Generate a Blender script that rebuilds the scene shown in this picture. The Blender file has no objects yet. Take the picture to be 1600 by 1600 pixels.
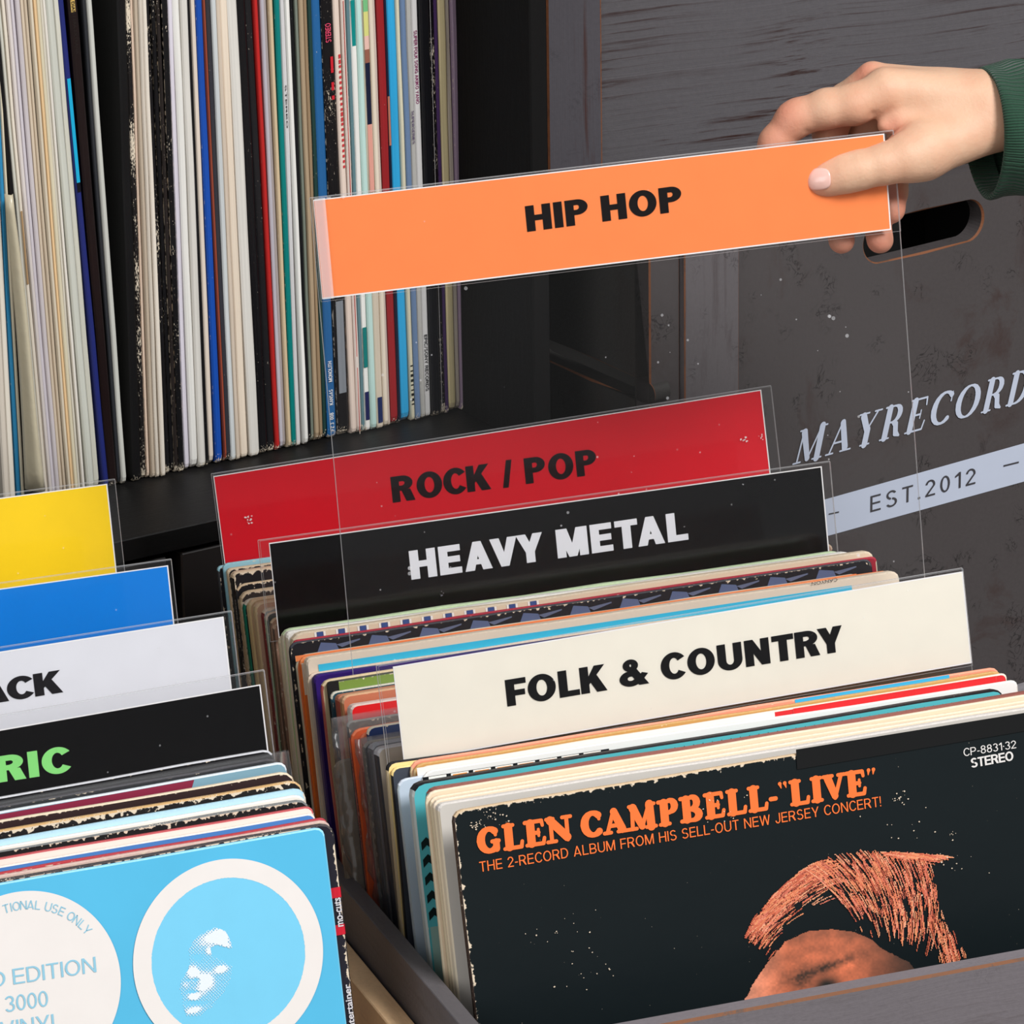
import bpy, bmesh, math, random
import numpy as np
from mathutils import Vector, Matrix
from mathutils.bvhtree import BVHTree

# ------------------------------------------------------------------ camera, world, lights, exposure
SC = bpy.context.scene
COL = SC.collection
rnd = random.Random(7)
R_ = math.radians
F = 8000.0
PITCH, YAW, ROLL = R_(20.52), R_(20.585), R_(-.836)
CPOS = np.array([-0.7592, -2.2151, 1.4063])
VV = np.array([math.sin(YAW)*math.cos(PITCH), math.cos(YAW)*math.cos(PITCH), -math.sin(PITCH)])
RR = np.array([math.cos(YAW), -math.sin(YAW), 0.0])
UU = np.cross(RR, VV)
RR, UU = math.cos(ROLL)*RR+math.sin(ROLL)*UU, math.cos(ROLL)*UU-math.sin(ROLL)*RR
cam = bpy.data.cameras.new('camera'); camo = bpy.data.objects.new('camera', cam); COL.objects.link(camo)
cam.lens = F/1600*36; cam.sensor_width = 36; cam.clip_start = .05; cam.clip_end = 30
camo.matrix_world = Matrix(((RR[0], UU[0], -VV[0], CPOS[0]), (RR[1], UU[1], -VV[1], CPOS[1]), (RR[2], UU[2], -VV[2], CPOS[2]), (0, 0, 0, 1)))
SC.camera = camo

W = bpy.data.worlds.new('studio'); SC.world = W; W.use_nodes = True
W.node_tree.nodes['Background'].inputs[0].default_value = (1, 1, 1, 1)
W.node_tree.nodes['Background'].inputs[1].default_value = .30

def area(name, loc, target, size, power, sy=None):
    l = bpy.data.lights.new(name, 'AREA'); l.energy = power; l.size = size
    if sy: l.shape = 'RECTANGLE'; l.size_y = sy
    o = bpy.data.objects.new(name, l); COL.objects.link(o); o.location = loc
    o.rotation_euler = (Vector(target)-Vector(loc)).to_track_quat('-Z', 'Y').to_euler(); return o
area('key_softbox', (1.1, -1.5, 2.5), (0.15, .1, .4), .9, 80, .9)
area('fill_softbox', (-2.2, -1.8, 1.6), (0.1, .2, .45), 1.6, 30, 1.6)
SC.view_settings.view_transform = 'Standard'; SC.view_settings.look = 'None'
SC.view_settings.exposure = 0.0; SC.view_settings.gamma = 1; SC.view_settings.use_curve_mapping = False
SC.cycles.transparent_max_bounces = 32

# ------------------------------------------------------------------ geometry of the view (where a pixel's ray meets a real plane)
def ray(px, py): return RR*(px-800)/F-UU*(py-800)/F+VV
def onX(px, py, x0):
    k = ray(px, py); return CPOS+k*(x0-CPOS[0])/k[0]
def onY(px, py, y0):
    k = ray(px, py); return CPOS+k*(y0-CPOS[1])/k[1]
def onZ(px, py, z0):
    k = ray(px, py); return CPOS+k*(z0-CPOS[2])/k[2]
def onplane(px, py, P0, n):
    k = ray(px, py); return CPOS+k*(np.dot(P0-CPOS, n)/np.dot(k, n))
def atdist(px, py, d): return CPOS+ray(px, py)*d
FLOOR = .085; BINZ = .10
PH = .40

# ------------------------------------------------------------------ materials
def lin(c):
    c = c/255.0
    return c/12.92 if c <= .04045 else ((c+.055)/1.055)**2.4
def rgb(t): return (lin(t[0]), lin(t[1]), lin(t[2]), 1)

class NT:
    def __init__(s, tree): s.t = tree
    def n(s, kind, ins=None, **kw):
        nd = s.t.nodes.new(kind)
        for k, v in kw.items(): setattr(nd, k, v)
        for k, v in (ins or {}).items():
            if isinstance(v, bpy.types.NodeSocket): s.t.links.new(v, nd.inputs[k])
            else: nd.inputs[k].default_value = v
        return nd
    def m(s, op, a, b=None, c=None, clamp=False):
        nd = s.t.nodes.new('ShaderNodeMath'); nd.operation = op; nd.use_clamp = clamp
        for i, v in enumerate((a, b, c)):
            if v is None: continue
            if isinstance(v, bpy.types.NodeSocket): s.t.links.new(v, nd.inputs[i])
            else: nd.inputs[i].default_value = v
        return nd.outputs[0]
    def mix(s, f, a, b):
        nd = s.t.nodes.new('ShaderNodeMix'); nd.data_type = 'RGBA'
        for k, v in ((0, f), (6, a), (7, b)):
            if isinstance(v, bpy.types.NodeSocket): s.t.links.new(v, nd.inputs[k])
            else: nd.inputs[k].default_value = v
        return nd.outputs[2]

def group_tree(name, ins):
    g = bpy.data.node_groups.new(name, 'ShaderNodeTree')
    for nm, ty, dv in ins:
        so = g.interface.new_socket(name=nm, in_out='INPUT', socket_type=ty); so.default_value = dv
    g.interface.new_socket(name='Shader', in_out='OUTPUT', socket_type='NodeSocketShader')
    return g, g.nodes.new('NodeGroupInput'), g.nodes.new('NodeGroupOutput')

COLIN = [('Color', 'NodeSocketColor', (1, 1, 1, 1)), ('Wear Color', 'NodeSocketColor', rgb((226, 208, 184))), ('Amount', 'NodeSocketFloat', .3), ('Roughness', 'NodeSocketFloat', .45), ('Seed', 'NodeSocketFloat', 0.0)]
# card face: colour print with edge wear that eats in from the rim of the 31.5 cm square, and specks
g_face, gi, go = group_tree('card_face', COLIN); q = NT(g_face)
tc = q.n('ShaderNodeTexCoord').outputs['Object']
gen = q.n('ShaderNodeTexCoord').outputs['Generated']
sep = q.n('ShaderNodeSeparateXYZ', {0: q.n('ShaderNodeVectorMath', {0: gen, 'Scale': .315}, operation='SCALE').outputs[0]})
ns = q.n('ShaderNodeTexNoise', {'Vector': tc, 'Scale': 330.0, 'Detail': 5.0, 'W': gi.outputs['Seed']}, noise_dimensions='4D').outputs[0]
ns2 = q.n('ShaderNodeTexNoise', {'Vector': tc, 'Scale': 700.0, 'Detail': 2.0, 'W': gi.outputs['Seed']}, noise_dimensions='4D').outputs[0]
ns3 = q.n('ShaderNodeTexNoise', {'Vector': tc, 'Scale': 22.0, 'Detail': 3.0, 'W': gi.outputs['Seed']}, noise_dimensions='4D').outputs[0]
dx = q.m('SUBTRACT', .1575, q.m('ABSOLUTE', q.m('SUBTRACT', sep.outputs[0], .1575)))
dz = q.m('SUBTRACT', .1575, q.m('ABSOLUTE', q.m('SUBTRACT', sep.outputs[2], .1575)))
d = q.m('MINIMUM', dx, dz)
reach = q.m('MULTIPLY', q.m('MULTIPLY', q.m('POWER', ns, 3.0), gi.outputs['Amount']), .011)
mask = q.m('MULTIPLY', q.m('SUBTRACT', reach, d), 2500.0, clamp=True)
spk = q.m('MULTIPLY', q.m('SUBTRACT', ns2, q.m('SUBTRACT', .79, q.m('MULTIPLY', gi.outputs['Amount'], .07))), 25.0, clamp=True)
spk = q.m('MULTIPLY', spk, q.m('MULTIPLY', q.m('SUBTRACT', ns3, .42), 6.0, clamp=True))
mk = q.m('MAXIMUM', mask, spk)
val = q.m('ADD', .93, q.m('MULTIPLY', ns3, .14))
hsv = q.n('ShaderNodeHueSaturation', {'Color': gi.outputs['Color'], 'Value': val}).outputs[0]
c = q.mix(mk, hsv, gi.outputs['Wear Color'])
bmp = q.n('ShaderNodeBump', {'Height': ns3, 'Strength': .25, 'Distance': .002}).outputs[0]
pb = q.n('ShaderNodeBsdfPrincipled', {'Base Color': c, 'Roughness': gi.outputs['Roughness'], 'Normal': bmp, 'Specular IOR Level': .28})
g_face.links.new(pb.outputs[0], go.inputs[0])
# spine: streaks along the height and rubbed specks
g_spine, gi, go = group_tree('card_spine', COLIN); q = NT(g_spine)
tc = q.n('ShaderNodeTexCoord').outputs['Object']
mp = q.n('ShaderNodeMapping', {'Vector': tc, 'Scale': (1.0, 1.0, .3)}).outputs[0]
ns = q.n('ShaderNodeTexNoise', {'Vector': mp, 'Scale': 1900.0, 'Detail': 3.0, 'W': gi.outputs['Seed']}, noise_dimensions='4D').outputs[0]
mp2 = q.n('ShaderNodeMapping', {'Vector': tc, 'Scale': (60.0, 60.0, .6)}).outputs[0]
st = q.n('ShaderNodeTexNoise', {'Vector': mp2, 'Scale': 12.0, 'Detail': 2.0, 'W': gi.outputs['Seed']}, noise_dimensions='4D').outputs[0]
big = q.n('ShaderNodeTexNoise', {'Vector': tc, 'Scale': 28.0, 'Detail': 3.0, 'W': gi.outputs['Seed']}, noise_dimensions='4D').outputs[0]
th = q.m('SUBTRACT', .80, q.m('MULTIPLY', q.m('MULTIPLY', gi.outputs['Amount'], q.m('POWER', big, 2.0)), .62))
endz = q.m('DIVIDE', q.m('SUBTRACT', .008, q.n('ShaderNodeSeparateXYZ', {0: tc}).outputs[2]), .008, clamp=True)
th = q.m('SUBTRACT', th, q.m('MULTIPLY', endz, .34))
mk = q.m('MULTIPLY', q.m('SUBTRACT', ns, th), 18.0, clamp=True)
val = q.m('ADD', .80, q.m('MULTIPLY', st, .40))
hsv = q.n('ShaderNodeHueSaturation', {'Color': gi.outputs['Color'], 'Value': val}).outputs[0]
c = q.mix(mk, hsv, gi.outputs['Wear Color'])
bmp = q.n('ShaderNodeBump', {'Height': st, 'Strength': .4, 'Distance': .0008}).outputs[0]
pb = q.n('ShaderNodeBsdfPrincipled', {'Base Color': c, 'Roughness': gi.outputs['Roughness'], 'Normal': bmp, 'Specular IOR Level': .28})
g_spine.links.new(pb.outputs[0], go.inputs[0])
# stained wood
g_wood, gi, go = group_tree('stained_wood', [('Color', 'NodeSocketColor', (1, 1, 1, 1)), ('Grain Color', 'NodeSocketColor', (0, 0, 0, 1)), ('Grain', 'NodeSocketFloat', .5), ('Grain Scale', 'NodeSocketVector', (1.0, 1.0, 1.0)), ('Roughness', 'NodeSocketFloat', .5), ('Pits', 'NodeSocketFloat', .3)]); q = NT(g_wood)
tc = q.n('ShaderNodeTexCoord').outputs['Object']
mp = q.n('ShaderNodeVectorMath', {0: tc, 1: gi.outputs['Grain Scale']}, operation='MULTIPLY').outputs[0]
warp = q.n('ShaderNodeTexNoise', {'Vector': tc, 'Scale': 9.0, 'Detail': 1.0}).outputs['Color']
mp = q.n('ShaderNodeVectorMath', {0: mp, 1: q.n('ShaderNodeVectorMath', {0: warp, 'Scale': .9}, operation='SCALE').outputs[0]}, operation='ADD').outputs[0]
gr = q.n('ShaderNodeTexNoise', {'Vector': mp, 'Scale': 2.6, 'Detail': 6.0, 'Roughness': .72}).outputs[0]
grm = q.m('MULTIPLY', q.m('SUBTRACT', gr, .53), 9.0, clamp=True)
patch = q.n('ShaderNodeTexNoise', {'Vector': tc, 'Scale': 11.0, 'Detail': 3.0}).outputs[0]
pm = q.m('MULTIPLY', q.m('SUBTRACT', patch, .36), 4.0, clamp=True)
c = q.mix(q.m('MULTIPLY', q.m('MULTIPLY', grm, pm), gi.outputs['Grain']), gi.outputs['Color'], gi.outputs['Grain Color'])
vo = q.n('ShaderNodeTexNoise', {'Vector': tc, 'Scale': 85.0, 'Detail': 3.0, 'Distortion': 2.5}).outputs[0]
rg = q.m('SUBTRACT', 1.0, q.m('MULTIPLY', q.m('ABSOLUTE', q.m('SUBTRACT', vo, .5)), 28.0), clamp=True)
spots = q.m('MULTIPLY', q.m('SUBTRACT', q.n('ShaderNodeTexNoise', {'Vector': tc, 'Scale': 38.0, 'Detail': 1.0}).outputs[0], .56), 14.0, clamp=True)
c = q.mix(q.m('MULTIPLY', q.m('MULTIPLY', rg, spots), gi.outputs['Pits']), c, (.006, .005, .005, 1))
fine = q.n('ShaderNodeTexNoise', {'Vector': tc, 'Scale': 420.0, 'Detail': 3.0}).outputs[0]
hsv = q.n('ShaderNodeHueSaturation', {'Color': c, 'Value': q.m('ADD', .84, q.m('ADD', q.m('MULTIPLY', fine, .2), q.m('MULTIPLY', patch, .14)))}).outputs[0]
bmp = q.n('ShaderNodeBump', {'Height': q.m('ADD', gr, q.m('MULTIPLY', fine, .3)), 'Strength': .35, 'Distance': .001}).outputs[0]
pb = q.n('ShaderNodeBsdfPrincipled', {'Base Color': hsv, 'Roughness': gi.outputs['Roughness'], 'Normal': bmp, 'Specular IOR Level': .22})
g_wood.links.new(pb.outputs[0], go.inputs[0])

MC = {}
def gmat(name, grp, **ins):
    key = (name, grp.name, tuple(sorted((k, tuple(v) if hasattr(v, '__len__') else v) for k, v in ins.items())))
    if key in MC: return MC[key]
    m = bpy.data.materials.new(name); m.use_nodes = True; t = m.node_tree
    t.nodes.remove(t.nodes['Principled BSDF'])
    g = t.nodes.new('ShaderNodeGroup'); g.node_tree = grp
    for k, v in ins.items(): g.inputs[k.replace('_', ' ')].default_value = v
    t.links.new(g.outputs[0], t.nodes['Material Output'].inputs[0]); MC[key] = m; return m
def face_mat(c, amt=.25, rough=.42, seed=0.0, wear=(226, 208, 184)): return gmat('printed_card', g_face, Color=rgb(c), Wear_Color=rgb(wear), Amount=amt, Roughness=rough, Seed=seed)
def spine_mat(c, amt=.25, rough=.45, seed=0.0, wear=(222, 208, 186)): return gmat('spine_card', g_spine, Color=rgb(c), Wear_Color=rgb(wear), Amount=amt, Roughness=rough, Seed=seed)
def wood_mat(c, gc=(70, 40, 30), grain=.5, gs=(3., 3., 60.), rough=.5, pits=.3): return gmat('stained_wood', g_wood, Color=rgb(c), Grain_Color=rgb(gc), Grain=grain, Grain_Scale=gs, Roughness=rough, Pits=pits)
def plain(name, c, rough=.5, spec=.5, bumpy=0.0):
    key = (name, c, rough, spec, bumpy)
    if key in MC: return MC[key]
    m = bpy.data.materials.new(name); m.use_nodes = True; q = NT(m.node_tree); p = m.node_tree.nodes['Principled BSDF']
    tc = q.n('ShaderNodeTexCoord').outputs['Object']
    no = q.n('ShaderNodeTexNoise', {'Vector': tc, 'Scale': 60.0, 'Detail': 4.0}).outputs[0]
    h = q.n('ShaderNodeHueSaturation', {'Color': rgb(c), 'Value': q.m('ADD', .96, q.m('MULTIPLY', no, .08))}).outputs[0]
    m.node_tree.links.new(h, p.inputs['Base Color']); p.inputs['Roughness'].default_value = rough
    p.inputs['Specular IOR Level'].default_value = spec
    if bumpy:
        b = q.n('ShaderNodeBump', {'Height': no, 'Strength': bumpy, 'Distance': .002}); m.node_tree.links.new(b.outputs[0], p.inputs['Normal'])
    MC[key] = m; return m
def clear_plastic(name, tint=.97, gloss=.10, rough=.04, haze=.0, dust=.0, bump=0.0, bscale=14.0):
    m = bpy.data.materials.new(name); m.use_nodes = True; t = m.node_tree; q = NT(t)
    t.nodes.remove(t.nodes['Principled BSDF'])
    tc = q.n('ShaderNodeTexCoord').outputs['Object']
    tr = q.n('ShaderNodeBsdfTransparent', {'Color': (tint, tint, tint, 1)}).outputs[0]
    gl = q.n('ShaderNodeBsdfGlossy', {'Color': (1, 1, 1, 1), 'Roughness': rough})
    fr = q.n('ShaderNodeFresnel', {'IOR': 1.45})
    if bump:
        no = q.n('ShaderNodeTexNoise', {'Vector': tc, 'Scale': bscale, 'Detail': 2.0}).outputs[0]
        b = q.n('ShaderNodeBump', {'Height': no, 'Strength': bump, 'Distance': .004}).outputs[0]
        t.links.new(b, gl.inputs['Normal']); t.links.new(b, fr.inputs['Normal'])
    fac = q.m('ADD', q.m('MULTIPLY', fr.outputs[0], .32), gloss, clamp=True)
    mx = q.n('ShaderNodeMixShader', {0: fac, 1: tr, 2: gl.outputs[0]}).outputs[0]
    df = q.n('ShaderNodeBsdfDiffuse', {'Color': (.9, .9, .92, 1)}).outputs[0]
    f2 = haze
    if dust:
        nd = q.n('ShaderNodeTexVoronoi', {'Vector': tc, 'Scale': 95.0}).outputs['Distance']
        nz = q.n('ShaderNodeTexNoise', {'Vector': tc, 'Scale': 30.0}).outputs[0]
        f2 = q.m('ADD', q.m('MULTIPLY', q.m('LESS_THAN', nd, q.m('MULTIPLY', q.m('SUBTRACT', nz, .47), .5)), dust), haze)
    mx = q.n('ShaderNodeMixShader', {0: f2, 1: mx, 2: df}).outputs[0]
    t.links.new(mx, t.nodes['Material Output'].inputs[0]); return m
M_SHEET = clear_plastic('clear_acrylic', .985, .0, .02, .001, .25)
M_POCKET = clear_plastic('label_pocket_film', .995, .0, .07, .0, .15, .10, 9.0)
M_EDGE = clear_plastic('acrylic_cut_edge', .80, .14, .18, .28)
M_BAG = clear_plastic('crinkled_poly_bag', .90, .10, .12, .05, 0, .9, 60.0)
M_OUTER = clear_plastic('poly_outer_sleeve', .94, .05, .08, .03, 0, .5, 20.0)

# ------------------------------------------------------------------ mesh helpers
def link(name, verts, faces, mats, parent=None, mw=None, fm=None, smooth=False):
    me = bpy.data.meshes.new(name); me.from_pydata([tuple(map(float, v)) for v in verts], [], faces)
    for m in (mats if isinstance(mats, (list, tuple)) else [mats]): me.materials.append(m)
    if fm: me.polygons.foreach_set('material_index', fm)
    if smooth: me.polygons.foreach_set('use_smooth', [True]*len(me.polygons))
    me.update(); o = bpy.data.objects.new(name, me); COL.objects.link(o)
    if parent is not None: o.parent = parent
    if mw is not None:
        if parent is None: o.matrix_world = mw
        else: o.matrix_local = mw
    return o
def tag(o, label=None, cat=None, group=None, kind=None):
    for k, v in (('label', label), ('category', cat), ('group', group), ('kind', kind)):
        if v: o[k] = v
    return o
def empty(name, mw, label, cat, group=None):
    o = bpy.data.objects.new(name, None); COL.objects.link(o); o.matrix_world = mw; o.empty_display_size = .02
    return tag(o, label, cat, group)
def frame(O, e1, up):
    """local x along e1, z up the sheet, y into the stack"""
    e1 = np.array(e1, float); e1 /= np.linalg.norm(e1)
    up = np.array(up, float); up -= e1*np.dot(up, e1); up /= np.linalg.norm(up)
    ey = np.cross(up, e1)
    return Matrix(((e1[0], ey[0], up[0], O[0]), (e1[1], ey[1], up[1], O[1]), (e1[2], ey[2], up[2], O[2]), (0, 0, 0, 1)))
def box(x0, x1, y0, y1, z0, z1, c=0.0):
    """box with chamfered edges; returns verts, faces, face kinds (0 main, 1 chamfer)"""
    if c <= 0:
        v = [(x, y, z) for z in (z0, z1) for y in (y0, y1) for x in (x0, x1)]
        f = [(0, 2, 3, 1), (4, 5, 7, 6), (0, 1, 5, 4), (2, 6, 7, 3), (0, 4, 6, 2), (1, 3, 7, 5)]
        return v, f, [0]*6
    bm = bmesh.new(); v, f, _ = box(x0, x1, y0, y1, z0, z1)
    bv = [bm.verts.new(p) for p in v]
    for a in f: bm.faces.new([bv[i] for i in a])
    bmesh.ops.bevel(bm, geom=bm.edges[:], offset=c, segments=1, affect='EDGES', profile=.5)
    bmesh.ops.recalc_face_normals(bm, faces=bm.faces[:])
    bm.verts.index_update(); vs = [tuple(p.co) for p in bm.verts]
    fs = [[p.index for p in a.verts] for a in bm.faces]
    k = [0 if max(abs(a.normal.x), abs(a.normal.y), abs(a.normal.z)) > .99 else 1 for a in bm.faces]
    bm.free(); return vs, fs, k
def addbox(name, b, mats, parent=None, mw=None, c=0.0):
    v, f, k = box(*b, c=c)
    if not isinstance(mats, (list, tuple)): mats = [mats]; k = [0]*len(f)
    elif len(mats) == 1: k = [0]*len(f)
    return link(name, v, f, mats, parent, mw, k)
def plate_hole(name, w, h, t, cx, cz, hl, hh, mats, parent=None, mw=None, N=40):
    """plate in local XZ (0..w, 0..h, thickness t in y) with a stadium hole"""
    ho = []
    for i in range(N):
        a = 2*math.pi*i/N; s = math.copysign(1, math.cos(a)) if abs(math.cos(a)) > 1e-6 else 0
        ho.append((cx+s*(hl-hh)*1.0+hh*math.cos(a), cz+hh*math.sin(a)))
    ou = []
    for x, z in ho:
        dx, dz = x-cx, (z-cz)
        k = min((((w-cx) if dx > 0 else cx)/abs(dx)) if abs(dx) > 1e-6 else 1e9, (((h-cz) if dz > 0 else cz)/abs(dz)) if abs(dz) > 1e-6 else 1e9)
        ou.append([cx+dx*k, cz+dz*k])
    for X, Z in ((0, 0), (w, 0), (0, h), (w, h)):
        i = min(range(N), key=lambda j: (ou[j][0]-X)**2+(ou[j][1]-Z)**2); ou[i] = [X, Z]
    e = .0012; ring = [(ou, 0), (ho, 0, 1), (ho, e), (ho, t), (ou, t)]
    def off(p, d):
        dx, dz = p[0]-cx, p[1]-cz; L = math.hypot(dx, dz); return (p[0]+dx/L*d, p[1]+dz/L*d)
    vs = []
    for p in ou: vs.append((p[0], 0, p[1]))
    for p in ho: a = off(p, e); vs.append((a[0], 0, a[1]))
    for p in ho: vs.append((p[0], e, p[1]))
    for p in ho: vs.append((p[0], t, p[1]))
    for p in ou: vs.append((p[0], t, p[1]))
    fs, k = [], []
    for r in range(5):
        a, b = r*N, ((r+1) % 5)*N
        for i in range(N):
            j = (i+1) % N; fs.append((a+i, a+j, b+j, b+i)); k.append(1 if r == 1 else 0)
    return link(name, vs, fs, mats, parent, mw, k)

# ---- record sleeve: a card square with rounded corners, a soft spine and a slightly wavy mouth
def sleeve_mesh(w, h, t, seed, cr=.004, wav=.0004):
    r = random.Random(seed); pts = []
    cs = [cr*r.uniform(.5, 1.6) for _ in range(4)]
    for (X, Z, a0), q_ in zip(((w, 0, -90), (w, h, 0), (0, h, 90), (0, 0, 180)), cs):
        sx, sz = (-1 if X else 1), (-1 if Z else 1)
        for i in range(4):
            a = R_(a0+30*i); pts.append((X+sx*q_+q_*math.cos(a), Z+sz*q_+q_*math.sin(a)))
        nx = [(w, h), (0, h), (0, 0), (w, 0)][[(w, 0), (w, h), (0, h), (0, 0)].index((X, Z))]
        for s in range(1, 7):
            u = s/7.0; px, pz = X+(nx[0]-X)*u, Z+(nx[1]-Z)*u
            o = r.uniform(-1, 1)*wav
            pts.append((px+(o if X == nx[0] else 0), pz+(o if Z == nx[1] else 0)))
    N = len(pts); ins = [(0.0, .0007), (t*.18, 0.0), (t*.82, 0.0), (t, .0007)]
    vs = []
    for y, q_ in ins:
        for x, z in pts: vs.append((x+(q_ if x < w/2 else -q_), y, z+(q_ if z < h/2 else -q_)))
    fs = [list(range(N)), list(range(4*N-1, 3*N-1, -1))]; k = [0, 0]
    for s in range(3):
        for i in range(N):
            j = (i+1) % N; fs.append((s*N+i, (s+1)*N+i, (s+1)*N+j, s*N+j))
            mx = (pts[i][0]+pts[j][0])/2; mz = (pts[i][1]+pts[j][1])/2
            k.append(2 if (mz > h-.003 or mz < .003) else 1)
    return vs, fs, k
def sleeve(name, mw, w, h, t, cover, spine, top, label, group, wear=.3, rough=.4, tw=None, parent=None):
    sd = rnd.random()*50
    v, f, k = sleeve_mesh(w, h, t, int(sd*1e4))
    o = link(name, v, f, [face_mat(cover, wear, rough, round(sd, 1)), spine_mat(spine, wear, rough, round(sd, 1)), spine_mat(top, wear if tw is None else tw, .6, round(sd, 1))], parent, mw, k)
    return tag(o, label, 'record' if parent is None else None, group)

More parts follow.
